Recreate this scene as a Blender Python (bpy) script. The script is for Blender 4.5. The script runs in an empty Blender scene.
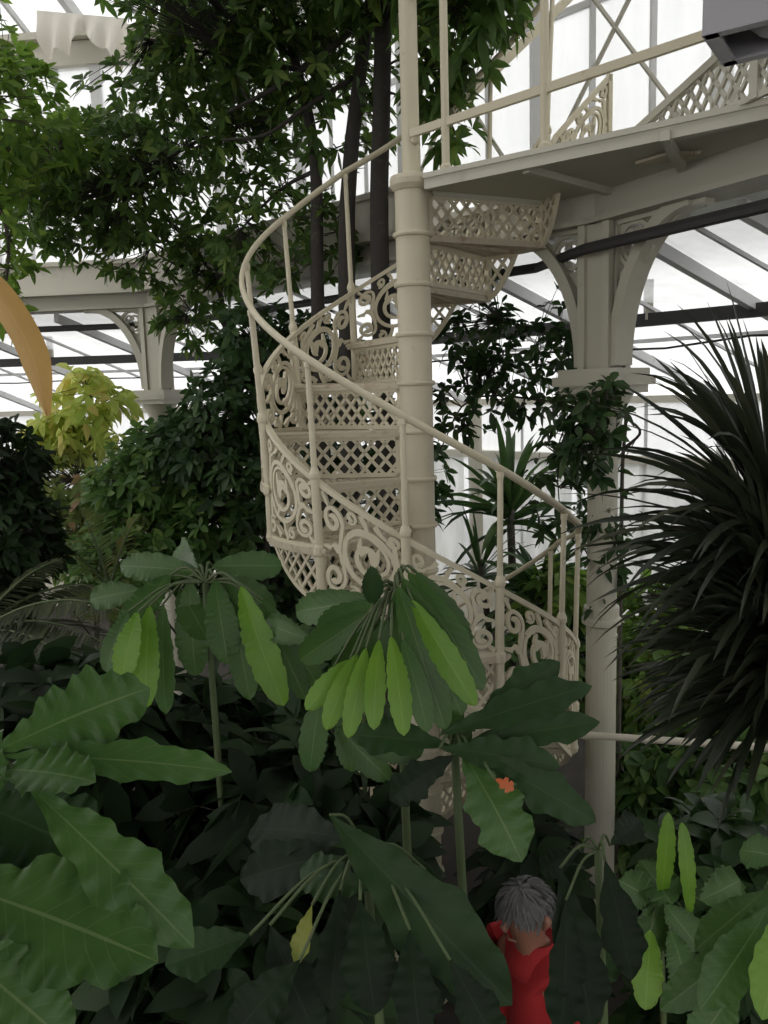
import bpy, math, random
import numpy as np
from mathutils import Vector, Matrix
PI = math.pi
R = math.radians
SC = bpy.context.scene
COL = SC.collection
# ------------------------------------------------------------------ camera
F, PITCH, ROLL, ZC = 830.0, R(-8), R(-1.6), 3.05
def rotm():
    a = PI / 2 + PITCH
    rx = np.array([[1, 0, 0], [0, math.cos(a), -math.sin(a)], [0, math.sin(a), math.cos(a)]])
    rz = np.array([[math.cos(ROLL), -math.sin(ROLL), 0], [math.sin(ROLL), math.cos(ROLL), 0], [0, 0, 1]])
    return rx @ rz
CM = rotm()
def at(px, py, Y):
    d = CM @ np.array([(px - 384) / F, -(py - 512) / F, -1.0])
    return d * (Y / d[1]) + np.array([0, 0, ZC])
cam = bpy.data.cameras.new('camera')
cam.sensor_fit = 'VERTICAL'; cam.sensor_height = 36.0; cam.lens = F / 1024 * 36; cam.clip_start = 0.05
co = bpy.data.objects.new('camera', cam); COL.objects.link(co)
co.matrix_world = Matrix.Translation((0, 0, ZC)) @ Matrix(CM.tolist()).to_4x4()
SC.camera = co

# ------------------------------------------------------------------ materials
def new_mat(name):
    m = bpy.data.materials.new(name); m.use_nodes = True
    nt = m.node_tree; nt.nodes.clear()
    return m, nt, nt.nodes.new('ShaderNodeOutputMaterial')
def N(nt, t, **k):
    n = nt.nodes.new(t)
    for a, b in k.items(): setattr(n, a, b)
    return n
def ramp(nt, fac, stops):
    r = N(nt, 'ShaderNodeValToRGB'); e = r.color_ramp.elements
    while len(e) < len(stops): e.new(0.5)
    for i, (p, c) in enumerate(stops):
        e[i].position = p; e[i].color = (c[0], c[1], c[2], 1)
    nt.links.new(fac, r.inputs[0]); return r.outputs[0]
def noise(nt, scale, detail=4, vec=None, rough=.55):
    n = N(nt, 'ShaderNodeTexNoise'); n.inputs['Scale'].default_value = scale; n.inputs['Detail'].default_value = detail
    n.inputs['Roughness'].default_value = rough
    if vec is not None: nt.links.new(vec, n.inputs['Vector'])
    return n.outputs['Fac']
def mixc(nt, fac, a, b):
    m = N(nt, 'ShaderNodeMix', data_type='RGBA')
    if hasattr(fac, 'links'): nt.links.new(fac, m.inputs[0])
    else: m.inputs[0].default_value = fac
    for s, i in ((a, 6), (b, 7)):
        if hasattr(s, 'links'): nt.links.new(s, m.inputs[i])
        else: m.inputs[i].default_value = (s[0], s[1], s[2], 1)
    return m.outputs[2]
def math_n(nt, op, a, b=None):
    m = N(nt, 'ShaderNodeMath', operation=op)
    for i, s in enumerate((a, b)):
        if s is None: continue
        if hasattr(s, 'links'): nt.links.new(s, m.inputs[i])
        else: m.inputs[i].default_value = s
    return m.outputs[0]
def obj_co(nt): return N(nt, 'ShaderNodeTexCoord').outputs['Object']
def paint(name, base, dirt, amt=.5, rough=.5, scale=6.0):
    m, nt, out = new_mat(name); co_ = obj_co(nt)
    f = noise(nt, scale, 8, co_, .65)
    f2 = ramp(nt, f, [(.5 + .18 * (1 - amt), (0, 0, 0)), (.80, (1, 1, 1))])
    g = noise(nt, 1.7, 4, co_)
    b2 = mixc(nt, g, base, [c * .84 for c in base])
    c = mixc(nt, f2, b2, dirt)
    p = N(nt, 'ShaderNodeBsdfPrincipled'); nt.links.new(c, p.inputs['Base Color']); p.inputs['Roughness'].default_value = rough
    bp = N(nt, 'ShaderNodeBump'); bp.inputs['Strength'].default_value = .12; bp.inputs['Distance'].default_value = .004
    nt.links.new(noise(nt, 60, 4, co_), bp.inputs['Height']); nt.links.new(bp.outputs[0], p.inputs['Normal'])
    nt.links.new(p.outputs[0], out.inputs[0]); return m
def leafmat(name, c1, c2, c3=None, transl=.35, rough=.45, spec=.3):
    """small leaves: every leaf an island with its own tone; thin blades let light through"""
    m, nt, out = new_mat(name)
    rnd = N(nt, 'ShaderNodeNewGeometry').outputs['Random Per Island']
    st = [(0.0, c1), (0.75, c2)] + ([(1.0, c3)] if c3 else [])
    c = ramp(nt, rnd, st)
    p = N(nt, 'ShaderNodeBsdfPrincipled'); nt.links.new(c, p.inputs['Base Color']); p.inputs['Roughness'].default_value = rough
    p.inputs['Specular IOR Level'].default_value = spec
    t = N(nt, 'ShaderNodeBsdfTranslucent')
    nt.links.new(mixc(nt, .45, c, [min(1, x * 2.2) for x in c2]), t.inputs[0])
    mx = N(nt, 'ShaderNodeMixShader'); mx.inputs[0].default_value = transl
    nt.links.new(p.outputs[0], mx.inputs[1]); nt.links.new(t.outputs[0], mx.inputs[2]); nt.links.new(mx.outputs[0], out.inputs[0]); return m
def bigleafmat(name, c1, c2, vein, transl=.3, rough=.36, spec=.42):
    """large leaves: midrib and side veins drawn along the blade's own coordinates"""
    m, nt, out = new_mat(name)
    uv = N(nt, 'ShaderNodeUVMap').outputs[0]
    sep = N(nt, 'ShaderNodeSeparateXYZ'); nt.links.new(uv, sep.inputs[0])
    t_, s_ = sep.outputs[0], math_n(nt, 'ABSOLUTE', math_n(nt, 'SUBTRACT', sep.outputs[1], .5))
    mid = math_n(nt, 'LESS_THAN', s_, .016)
    k = math_n(nt, 'FRACT', math_n(nt, 'SUBTRACT', math_n(nt, 'MULTIPLY', t_, 11.0), math_n(nt, 'MULTIPLY', s_, 4.0)))
    side = math_n(nt, 'LESS_THAN', math_n(nt, 'ABSOLUTE', math_n(nt, 'SUBTRACT', k, .5)), .035)
    n = noise(nt, 9, 5, obj_co(nt))
    c = mixc(nt, ramp(nt, n, [(.3, (0, 0, 0)), (.7, (1, 1, 1))]), c1, c2)
    c = mixc(nt, math_n(nt, 'MULTIPLY', side, .22), c, vein)
    c = mixc(nt, math_n(nt, 'MULTIPLY', mid, .6), c, vein)
    p = N(nt, 'ShaderNodeBsdfPrincipled'); nt.links.new(c, p.inputs['Base Color']); p.inputs['Roughness'].default_value = rough
    bp = N(nt, 'ShaderNodeBump'); bp.inputs['Strength'].default_value = .12; bp.inputs['Distance'].default_value = .003
    nt.links.new(math_n(nt, 'MULTIPLY', math_n(nt, 'ABSOLUTE', math_n(nt, 'SUBTRACT', k, .5)), 1.0), bp.inputs['Height'])
    nt.links.new(bp.outputs[0], p.inputs['Normal']); p.inputs['Specular IOR Level'].default_value = spec
    t = N(nt, 'ShaderNodeBsdfTranslucent'); nt.links.new(mixc(nt, .5, c, [min(1, x * 2) for x in c2]), t.inputs[0])
    mx = N(nt, 'ShaderNodeMixShader'); mx.inputs[0].default_value = transl
    nt.links.new(p.outputs[0], mx.inputs[1]); nt.links.new(t.outputs[0], mx.inputs[2]); nt.links.new(mx.outputs[0], out.inputs[0]); return m
def glassmat(name, clear, col, streak=.12):
    """milky polythene-lined glazing: part clear, part light-scattering"""
    m, nt, out = new_mat(name)
    mp = N(nt, 'ShaderNodeMapping'); mp.inputs['Scale'].default_value = (2.5, 2.5, .35); nt.links.new(obj_co(nt), mp.inputs[0])
    n = noise(nt, 2.2, 5, mp.outputs[0])
    c = mixc(nt, ramp(nt, n, [(.35, (0, 0, 0)), (.7, (1, 1, 1))]), col, [x * (1 - streak) for x in col])
    a = N(nt, 'ShaderNodeBsdfTransparent'); a.inputs[0].default_value = (.97, .98, .98, 1)
    b = N(nt, 'ShaderNodeBsdfTranslucent'); nt.links.new(c, b.inputs[0])
    d = N(nt, 'ShaderNodeBsdfDiffuse'); nt.links.new(c, d.inputs[0])
    m1 = N(nt, 'ShaderNodeMixShader'); m1.inputs[0].default_value = .25
    nt.links.new(b.outputs[0], m1.inputs[1]); nt.links.new(d.outputs[0], m1.inputs[2])
    m2 = N(nt, 'ShaderNodeMixShader'); m2.inputs[0].default_value = clear
    nt.links.new(m1.outputs[0], m2.inputs[1]); nt.links.new(a.outputs[0], m2.inputs[2]); nt.links.new(m2.outputs[0], out.inputs[0]); return m
M = {}
M['iron'] = paint('cream_painted_iron', (.60, .545, .40), (.34, .20, .10), .30, .5, 7)
M['rust'] = paint('weathered_cream_iron', (.50, .44, .33), (.22, .11, .05), .85, .6, 14)
M['column'] = paint('cream_column_paint', (.57, .515, .385), (.33, .19, .10), .28, .5, 9)
M['pillar'] = paint('grey_cream_paint', (.47, .445, .36), (.24, .22, .17), .5, .5, 4)
M['gallery'] = paint('grey_white_paint', (.52, .495, .41), (.27, .24, .18), .55, .55, 3)
M['beam'] = paint('dusty_grey_paint', (.43, .41, .34), (.2, .18, .14), .6, .6, 3)
M['rafter'] = paint('rafter_paint', (.62, .62, .62), (.25, .25, .24), .4, .6, 3)
M['pipe'] = paint('dark_pipe', (.035, .034, .034), (.08, .06, .05), .5, .55, 9)
M['pole'] = paint('cream_pole', (.66, .61, .50), (.35, .28, .18), .3, .45, 9)
M['bark'] = paint('dark_bark', (.035, .03, .025), (.08, .07, .05), .7, .9, 18)
M['bark2'] = paint('grey_bark', (.075, .065, .05), (.15, .13, .1), .7, .9, 18)
M['stem'] = paint('green_stem', (.06, .09, .03), (.11, .1, .05), .6, .7, 14)
M['soil'] = paint('dark_soil', (.018, .014, .009), (.04, .032, .022), .7, 1.0, 5)
M['lamp'] = paint('lamp_grey_metal', (.50, .49, .52), (.33, .32, .34), .4, .4, 3)
M['slot'] = paint('black_metal', (.02, .02, .022), (.04, .04, .04), .3, .6, 3)
M['wood'] = paint('tan_timber', (.42, .33, .21), (.3, .22, .13), .5, .6, 5)
M['skin'] = paint('skin', (.28, .13, .085), (.24, .10, .065), .3, .55, 20)
M['hair'] = paint('grey_hair', (.09, .088, .085), (.20, .195, .19), .8, .6, 60)
M['red'] = paint('red_cloth', (.34, .012, .014), (.22, .008, .010), .4, .85, 30)
M['trousers'] = paint('dark_cloth', (.02, .022, .03), (.03, .03, .04), .4, .9, 30)
M['glass'] = glassmat('milky_glazing', .5, (.93, .94, .95), .16)
M['roofglass'] = glassmat('roof_glazing', .62, (.92, .93, .95), .22)
M['sheet'] = glassmat('white_polythene', .12, (.86, .86, .83), .25)
M['cloth'] = paint('white_cloth', (.74, .70, .62), (.55, .48, .38), .5, .9, 2)
M['canopy'] = leafmat('canopy_leaves', (.035, .072, .018), (.075, .135, .028), (.16, .22, .045), .48)
M['canopy_light'] = leafmat('light_canopy_leaves', (.06, .125, .022), (.13, .22, .035), (.22, .28, .05), .5)
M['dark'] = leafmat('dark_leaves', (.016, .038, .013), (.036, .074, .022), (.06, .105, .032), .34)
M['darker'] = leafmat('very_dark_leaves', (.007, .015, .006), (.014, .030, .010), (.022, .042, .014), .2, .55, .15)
M['mid'] = leafmat('mid_leaves', (.036, .085, .022), (.08, .155, .035), (.15, .21, .06), .38)
M['lime'] = leafmat('lime_leaves', (.34, .48, .10), (.52, .60, .16), (.62, .48, .18), .62)
M['olive'] = leafmat('olive_leaves', (.09, .14, .045), (.19, .25, .07), (.30, .16, .10), .45)
M['strap'] = leafmat('strap_leaves', (.012, .018, .010), (.030, .038, .020), (.060, .062, .038), .2, .36, .4)
M['strap_green'] = leafmat('green_strap_leaves', (.02, .05, .016), (.045, .09, .025), (.08, .13, .035), .3, .4)
M['fern'] = leafmat('fern_leaves', (.03, .04, .02), (.06, .075, .035), (.10, .10, .05), .3)
M['big'] = bigleafmat('big_green_leaf', (.036, .088, .020), (.056, .120, .026), (.15, .21, .085), .26, .38, .32)
M['bright'] = bigleafmat('bright_green_leaf', (.105, .235, .022), (.165, .31, .034), (.26, .40, .10), .42)
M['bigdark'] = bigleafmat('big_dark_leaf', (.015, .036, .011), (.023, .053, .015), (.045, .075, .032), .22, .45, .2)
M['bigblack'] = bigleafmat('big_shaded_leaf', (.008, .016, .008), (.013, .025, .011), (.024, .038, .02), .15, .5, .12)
M['yellow'] = bigleafmat('yellow_green_leaf', (.20, .24, .04), (.28, .30, .06), (.35, .36, .12), .35)
M['ochre'] = bigleafmat('ochre_leaf', (.40, .235, .07), (.47, .29, .09), (.52, .34, .13), .3, .6)
M['orange'] = bigleafmat('orange_withered_leaf', (.50, .10, .03), (.55, .16, .06), (.5, .2, .1), .3)

# ------------------------------------------------------------------ mesh helpers
ORI = {}
class MB:
    def __init__(s): s.v = []; s.f = []; s.uv = None
    def add(s, vs, fs):
        b = len(s.v); s.v += [tuple(map(float, p)) for p in vs]; s.f += [tuple(i + b for i in f) for f in fs]
    def box(s, c, d, rz=0.0):
        ca, sa = math.cos(rz), math.sin(rz); vs = []
        for z in (-.5, .5):
            for x, y in ((-.5, -.5), (.5, -.5), (.5, .5), (-.5, .5)):
                X, Y = x * d[0], y * d[1]
                vs.append((c[0] + X * ca - Y * sa, c[1] + X * sa + Y * ca, c[2] + z * d[2]))
        s.add(vs, [(3, 2, 1, 0), (4, 5, 6, 7), (0, 1, 5, 4), (1, 2, 6, 5), (2, 3, 7, 6), (3, 0, 4, 7)])
    def bar(s, a, b, w, h, up=(0, 0, 1)):
        """rectangular bar from a to b, w across, h along 'up'"""
        a, b = Vector(a), Vector(b); d = (b - a).normalized(); u = Vector(up)
        if abs(d.dot(u)) > .98: u = Vector((0, 1, 0))
        sd = d.cross(u).normalized(); u = sd.cross(d).normalized(); vs = []
        for p in (a, b):
            for i, j in ((-1, -1), (1, -1), (1, 1), (-1, 1)): vs.append(p + sd * (i * w / 2) + u * (j * h / 2))
        s.add(vs, [(0, 1, 2, 3), (7, 6, 5, 4), (0, 4, 5, 1), (1, 5, 6, 2), (2, 6, 7, 3), (3, 7, 4, 0)])
    def tube(s, pts, rad, n=8, sx=1.0):
        pts = [Vector(p) for p in pts]; k = len(pts)
        if not hasattr(rad, '__len__'): rad = [rad] * k
        up = Vector((0, 0, 1)); vs = []; fs = []; pu = None
        for i, p in enumerate(pts):
            d = (pts[min(i + 1, k - 1)] - pts[max(i - 1, 0)]).normalized()
            if pu is None:
                q = up if abs(d.dot(up)) < .95 else Vector((0, 1, 0)); sd = d.cross(q).normalized()
            else: sd = d.cross(pu).normalized()
            u = sd.cross(d).normalized(); pu = u
            for j in range(n):
                a = 2 * PI * j / n; vs.append(p + sd * (math.cos(a) * rad[i] * sx) + u * (math.sin(a) * rad[i]))
        for i in range(k - 1):
            for j in range(n):
                j2 = (j + 1) % n; fs.append((i * n + j, i * n + j2, (i + 1) * n + j2, (i + 1) * n + j))
        fs.append(tuple(range(n - 1, -1, -1))); fs.append(tuple((k - 1) * n + j for j in range(n)))
        s.add(vs, fs)
    def lathe(s, c, prof, n=24):
        vs = []; fs = []; k = len(prof)
        for r, z in prof:
            for j in range(n):
                a = 2 * PI * j / n; vs.append((c[0] + r * math.cos(a), c[1] + r * math.sin(a), c[2] + z))
        for i in range(k - 1):
            for j in range(n):
                j2 = (j + 1) % n; fs.append((i * n + j, i * n + j2, (i + 1) * n + j2, (i + 1) * n + j))
        fs.append(tuple(range(n - 1, -1, -1))); fs.append(tuple((k - 1) * n + j for j in range(n)))
        s.add(vs, fs)
    def prism(s, poly, z0, z1):
        n = len(poly); vs = [(x, y, z0) for x, y in poly] + [(x, y, z1) for x, y in poly]
        fs = [tuple(range(n - 1, -1, -1)), tuple(range(n, 2 * n))] + [(i, (i + 1) % n, n + (i + 1) % n, n + i) for i in range(n)]
        s.add(vs, fs)
    def slab(s, pts, nrm, th):
        """closed plate: polygon pts (3D) given a thickness along nrm"""
        n = len(pts); nv = Vector(nrm) * (th / 2); P = [Vector(p) for p in pts]
        vs = [p - nv for p in P] + [p + nv for p in P]
        fs = [tuple(range(n - 1, -1, -1)), tuple(range(n, 2 * n))] + [(i, (i + 1) % n, n + (i + 1) % n, n + i) for i in range(n)]
        s.add(vs, fs)
    def ribbon(s, pts, w, fmap, th):
        """flat cast stroke: 2D polyline pts of width w, mapped by fmap(x, y, depth) into space, th thick"""
        k = len(pts)
        if k < 2: return
        if not hasattr(w, '__len__'): w = [w] * k
        vs = []; fs = []
        for i in range(k):
            a, b = pts[max(i - 1, 0)], pts[min(i + 1, k - 1)]
            dx, dy = b[0] - a[0], b[1] - a[1]; L = math.hypot(dx, dy) or 1
            nx, ny = -dy / L * w[i] / 2, dx / L * w[i] / 2; x, y = pts[i]
            vs += [fmap(x + nx, y + ny, -th / 2), fmap(x - nx, y - ny, -th / 2), fmap(x - nx, y - ny, th / 2), fmap(x + nx, y + ny, th / 2)]
        for i in range(k - 1):
            b = i * 4
            for j in range(4): fs.append((b + j, b + (j + 1) % 4, b + 4 + (j + 1) % 4, b + 4 + j))
        fs += [(3, 2, 1, 0), (4 * k - 4, 4 * k - 3, 4 * k - 2, 4 * k - 1)]
        s.add(vs, fs)
    def build(s, name, mat, parent=None, loc=None, smooth=False):
        me = bpy.data.meshes.new(name)
        o_ = ORI[parent.name] if parent is not None else (loc if loc is not None else (0, 0, 0))
        vs = [(p[0] - o_[0], p[1] - o_[1], p[2] - o_[2]) for p in s.v]
        me.from_pydata(vs, [], s.f); me.materials.append(mat)
        if s.uv is not None:
            l = me.uv_layers.new(name='UVMap'); idx = np.empty(len(me.loops), dtype=np.int32); me.loops.foreach_get('vertex_index', idx)
            l.data.foreach_set('uv', np.array(s.uv, dtype=np.float32)[idx].ravel())
        if smooth: me.polygons.foreach_set('use_smooth', [True] * len(me.polygons))
        ob = bpy.data.objects.new(name, me); COL.objects.link(ob)
        if parent is not None: ob.parent = parent; ORI[ob.name] = o_
        else: ob.location = o_; ORI[ob.name] = o_
        return ob
def thing(name, label, cat, loc, group=None):
    o = bpy.data.objects.new(name, None); COL.objects.link(o); o.empty_display_size = .1
    o.location = loc; o['label'] = label; o['category'] = cat
    if group: o['group'] = group
    ORI[o.name] = tuple(map(float, loc)); return o
def tag(o, label, cat, group=None):
    o['label'] = label; o['category'] = cat
    if group: o['group'] = group
    return o
def struct(o): o['kind'] = 'structure'; return o
def raw_mesh(name, V, faces_arrays, mat, parent=None, loc=None):
    """numpy arrays to one mesh; faces_arrays: list of (n, 3|4) index arrays"""
    o_ = np.array(ORI[parent.name] if parent is not None else (loc if loc is not None else (0, 0, 0)))
    V = (V - o_).astype(np.float32)
    me = bpy.data.meshes.new(name); me.vertices.add(len(V)); me.vertices.foreach_set('co', V.ravel())
    li = np.concatenate([f.ravel() for f in faces_arrays]).astype(np.int32)
    tot = np.concatenate([np.full(len(f), f.shape[1]) for f in faces_arrays]).astype(np.int32)
    st = np.concatenate([[0], np.cumsum(tot)[:-1]]).astype(np.int32)
    me.loops.add(len(li)); me.loops.foreach_set('vertex_index', li)
    me.polygons.add(len(tot)); me.polygons.foreach_set('loop_start', st); me.polygons.foreach_set('loop_total', tot)
    me.update(calc_edges=True); me.validate(); me.materials.append(mat)
    ob = bpy.data.objects.new(name, me); COL.objects.link(ob)
    if parent is not None: ob.parent = parent
    else: ob.location = o_
    ORI[ob.name] = tuple(o_); return ob

# ------------------------------------------------------------------ vegetation helpers
def unit(a): return a / np.maximum(np.linalg.norm(a, axis=-1, keepdims=True), 1e-9)
T5 = np.array([0, .22, .5, .8, 1.0])
def leaf_arrays(P, D, U, L, W, droop, fold, prof=(.62, 1.0, .62)):
    """P base, D direction, U up hint, L length, W width: eleven-vertex folded blades"""
    n = len(P); D = unit(D); S = unit(np.cross(D, U)); U = np.cross(S, D)
    V = np.zeros((n, 11, 3))
    def pt(t, s, z): return P + D * (L * t)[:, None] + S * s[:, None] + U * z[:, None] + np.array([0, 0, -1.0]) * (L * droop * t * t)[:, None]
    for i, t in enumerate(T5): V[:, i] = pt(t, np.zeros(n), np.zeros(n))
    for i, (t, w) in enumerate(zip(T5[1:4], prof)):
        V[:, 5 + i] = pt(t, W * w / 2, W * fold * w); V[:, 8 + i] = pt(t, -W * w / 2, W * fold * w)
    b = (np.arange(n) * 11)[:, None]
    q = np.concatenate([b + np.array(x) for x in ([1, 2, 6, 5], [2, 3, 7, 6], [2, 1, 8, 9], [3, 2, 9, 10])])
    t3 = np.concatenate([b + np.array(x) for x in ([0, 1, 5], [1, 0, 8], [3, 4, 7], [4, 3, 10])])
    return V.reshape(-1, 3), q, t3
def merge(parts):
    Vs = []; Q = []; T = []; o = 0
    for V, q, t in parts:
        Vs.append(V); Q.append(q + o); T.append(t + o); o += len(V)
    return np.concatenate(Vs), np.concatenate(Q), np.concatenate(T)
def whorls(rng, P, A, n, L, W, spread=1.1, droop=.25, fold=.12, jit=.25):
    """n leaflets radiating from each point P about axis A"""
    m = len(P); A = unit(A); ref = np.where(np.abs(A[:, 2:3]) < .9, np.array([[0, 0, 1.0]]), np.array([[1.0, 0, 0]]))
    X = unit(np.cross(A, ref)); Y = np.cross(A, X); ph0 = rng.uniform(0, 6.28, m); out = []
    for i in range(n):
        ph = ph0 + 6.283 * i / n + rng.normal(0, .25, m); sp = spread + rng.normal(0, .22, m)
        D = A * np.cos(sp)[:, None] + (X * np.cos(ph)[:, None] + Y * np.sin(ph)[:, None]) * np.sin(sp)[:, None]
        l = L * rng.uniform(1 - jit, 1 + jit, m)
        out.append(leaf_arrays(P, D, A + rng.normal(0, .15, (m, 3)), l, l * (W / L), droop + rng.uniform(-.1, .15, m), fold))
    return merge(out)
def twig_arrays(A, B, ra, rb):
    n = len(A); D = unit(B - A); ref = np.where(np.abs(D[:, 2:3]) < .9, np.array([[0, 0, 1.0]]), np.array([[1.0, 0, 0]]))
    X = unit(np.cross(D, ref)); Y = np.cross(D, X); V = np.zeros((n, 6, 3))
    for j in range(3):
        o = X * math.cos(2.094 * j) + Y * math.sin(2.094 * j); V[:, j] = A + o * ra; V[:, 3 + j] = B + o * rb
    b = (np.arange(n) * 6)[:, None]
    q = np.concatenate([b + np.array(x) for x in ([0, 1, 4, 3], [1, 2, 5, 4], [2, 0, 3, 5])])
    return V.reshape(-1, 3), q
def blob_pts(rng, blobs, n, shell=.35):
    """points in ellipsoids (centre, radii), denser towards their skin"""
    w = np.array([b[1][0] * b[1][1] * b[1][2] for b in blobs]) ** .75; w /= w.sum(); out = []; ax = []
    for (c, r), k in zip(blobs, rng.multinomial(n, w)):
        d = unit(rng.normal(size=(k, 3))); rr = rng.uniform(shell, 1, k) ** .6
        out.append(np.array(c) + d * rr[:, None] * np.array(r)); ax.append(d)
    return np.concatenate(out), np.concatenate(ax)
def pblob(px, py, Y, rx, ry, rd):
    """ellipsoid whose centre stands at the spot seen at (px, py), Y metres away; radii given in picture units at that distance"""
    return (at(px, py, Y), (rx / F * Y, rd, ry / F * Y))
def nearest_nodes(P, nodes):
    nodes = np.array(nodes); d = ((P[:, None, :] - nodes[None]) ** 2).sum(-1)
    return nodes[d.argmin(1)]
def plant(name, label, cat, base, blobs, n, L, W, mat, seed, leaflets=5, trunk=None, branches=(), bark='bark2', tr=(.03, .012), spread=1.1, droop=.25, up=.45, group=None, twigs=True, shell=.35, foliage_name='foliage'):
    """a leafy plant: trunk (a path up from the ground), branches, twigs and a crown of leaf whorls"""
    rng = np.random.default_rng(seed); root = thing(name, label, cat, base, group)
    P, A = blob_pts(rng, blobs, n, shell)
    P[:, 2] = np.maximum(P[:, 2], .06)
    A = A * .6 + np.array([0, 0, up]) + rng.normal(0, .35, A.shape)
    V, q, t = whorls(rng, P, A, leaflets, L, W, spread, droop)
    V[:, 2] = np.maximum(V[:, 2], .02)
    nodes = []
    tp = trunk if trunk is not None else [base, (np.array(base) + np.array(blobs[0][0])) / 2 + np.array([.03, .02, 0]), np.array(blobs[0][0])]
    tb = MB(); k = len(tp)
    tb.tube(smooth_path(tp, 6), np.linspace(tr[0], tr[1], (k - 1) * 6 + 1), 9)
    for p in smooth_path(tp, 4): nodes.append(p)
    tb.build('trunk', M[bark], root, smooth=True)
    brs = list(branches)
    if not brs:
        for b in blobs[1:]:
            s = tp[min(len(tp) - 1, max(1, len(tp) - 2))]; brs.append(([s, (np.array(s) + np.array(b[0])) / 2 + rng.normal(0, .05, 3), b[0]], tr[1] * .8))
    if brs:
        bb = MB()
        for pth, r in brs:
            sp_ = smooth_path(pth, 5); bb.tube(sp_, np.linspace(r, r * .45, len(sp_)), 7); nodes += sp_
        bb.build('branches', M[bark], root, smooth=True)
    if twigs:
        nn = nearest_nodes(P, [tuple(p) for p in nodes if True]); TV, TQ = twig_arrays(nn + (P - nn) * 0.0, P, .0035, .0016)
        raw_mesh('twigs', TV, [TQ], M[bark], root)
    raw_mesh(foliage_name, V, [q, t], mat, root)
    return root
def smooth_path(pts, k):
    P = [np.array(p, float) for p in pts]; out = []
    if len(P) == 2: return [P[0] + (P[1] - P[0]) * i / k for i in range(k + 1)]
    Q = [P[0] * 2 - P[1]] + P + [P[-1] * 2 - P[-2]]
    for i in range(1, len(Q) - 2):
        for j in range(k):
            t = j / k; a, b, c, d = Q[i - 1:i + 3]
            out.append(.5 * (2 * b + (c - a) * t + (2 * a - 5 * b + 4 * c - d) * t * t + (3 * b - a - 3 * c + d) * t ** 3))
    out.append(P[-1]); return out
def strap_arrays(P, D, L, W, bend, rng, k=7):
    """long tapering strap leaves that arch over under their own weight"""
    n = len(P); D = unit(D); S = unit(np.cross(D, np.array([[0, 0, 1.0]])) + 1e-6); rl = rng.uniform(-1.1, 1.1, n)[:, None]; S = unit(S * np.cos(rl) + np.cross(D, S) * np.sin(rl)); V = np.zeros((n, k * 3, 3)); p = P.copy(); d = D.copy()
    step = L / (k - 1)
    for i in range(k):
        t = i / (k - 1); w = W * (np.sin(PI * min(.12 + t * .88, 1)) ** .55 if t < 1 else np.zeros(n)) * (1 - .35 * t)
        U = unit(np.cross(S, d))
        V[:, i * 3] = p + S * (w / 2)[:, None] + U * (w * .18)[:, None]; V[:, i * 3 + 1] = p; V[:, i * 3 + 2] = p - S * (w / 2)[:, None] + U * (w * .18)[:, None]
        d = unit(d + np.array([0, 0, -1.0]) * (bend / (k - 1))[:, None] * (0.4 + 1.2 * t)); p = p + d * step[:, None]
    b = (np.arange(n) * k * 3)[:, None]; q = []
    for i in range(k - 1):
        q += [b + np.array([i * 3, i * 3 + 1, i * 3 + 4, i * 3 + 3]), b + np.array([i * 3 + 1, i * 3 + 2, i * 3 + 5, i * 3 + 4])]
    return V.reshape(-1, 3), np.concatenate(q)
def big_leaf(root, base, tip, width, mat, name='leaf', sag=.12, lob=.10, wav=.05, nlob=5.0, face=(0, -.55, .85), prof='obovate', seed=0, curl=.15, stalk=None):
    rg = random.Random(seed); a, b = np.array(base, float), np.array(tip, float); d = b - a; L = np.linalg.norm(d); d /= L
    fc = np.array(face, float) + np.array([rg.uniform(-.2, .2), rg.uniform(-.2, .2), 0]); s = np.cross(d, fc); s /= np.linalg.norm(s); u = np.cross(s, d)
    nt, nw = 30, 8; vs = []; uv = []; fs = []; ph = rg.uniform(0, 6)
    for i in range(nt + 1):
        t = i / nt
        if prof == 'obovate': w = (math.sin(PI * t ** 1.25) ** .72 if 0 < t < 1 else 0) * (.75 + .35 * t)
        elif prof == 'oblong': w = (math.sin(PI * t ** 1.15) ** .5 if 0 < t < 1 else 0) * (.8 + .25 * t)
        elif prof == 'oval': w = math.sin(PI * t) ** .62 if 0 < t < 1 else 0
        else: w = math.sin(PI * t ** .75) ** .8 if 0 < t < 1 else 0
        w = max(w, .03 if t < .5 else .012)
        for j in range(nw + 1):
            x = -1 + 2 * j / nw; e = abs(x)
            sc = 1 + lob * (math.sin(nlob * 2 * PI * t + ph + (1.3 if x > 0 else 0)) + .45 * math.sin(nlob * 4.6 * PI * t + ph * 3 + x)) * e * min(1, 4 * t * (1 - t) + .2)
            y = x * w * width / 2 * sc
            z = sag * L * (4 * t * (1 - t)) * .5 + curl * abs(y) + wav * width * math.sin((nlob * 2 + 1) * PI * t * 2 + ph * 2 + x) * e * e * min(1, 3 * w)
            p = a + d * (L * t) + s * y + u * z; vs.append(p); uv.append((t, .5 + x / 2))
    for i in range(nt):
        for j in range(nw):
            q = i * (nw + 1) + j; fs.append((q, q + 1, q + nw + 2, q + nw + 1))
    m = MB(); m.add(vs, fs); m.uv = uv
    return m.build(name, M[mat], root, smooth=True)
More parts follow.
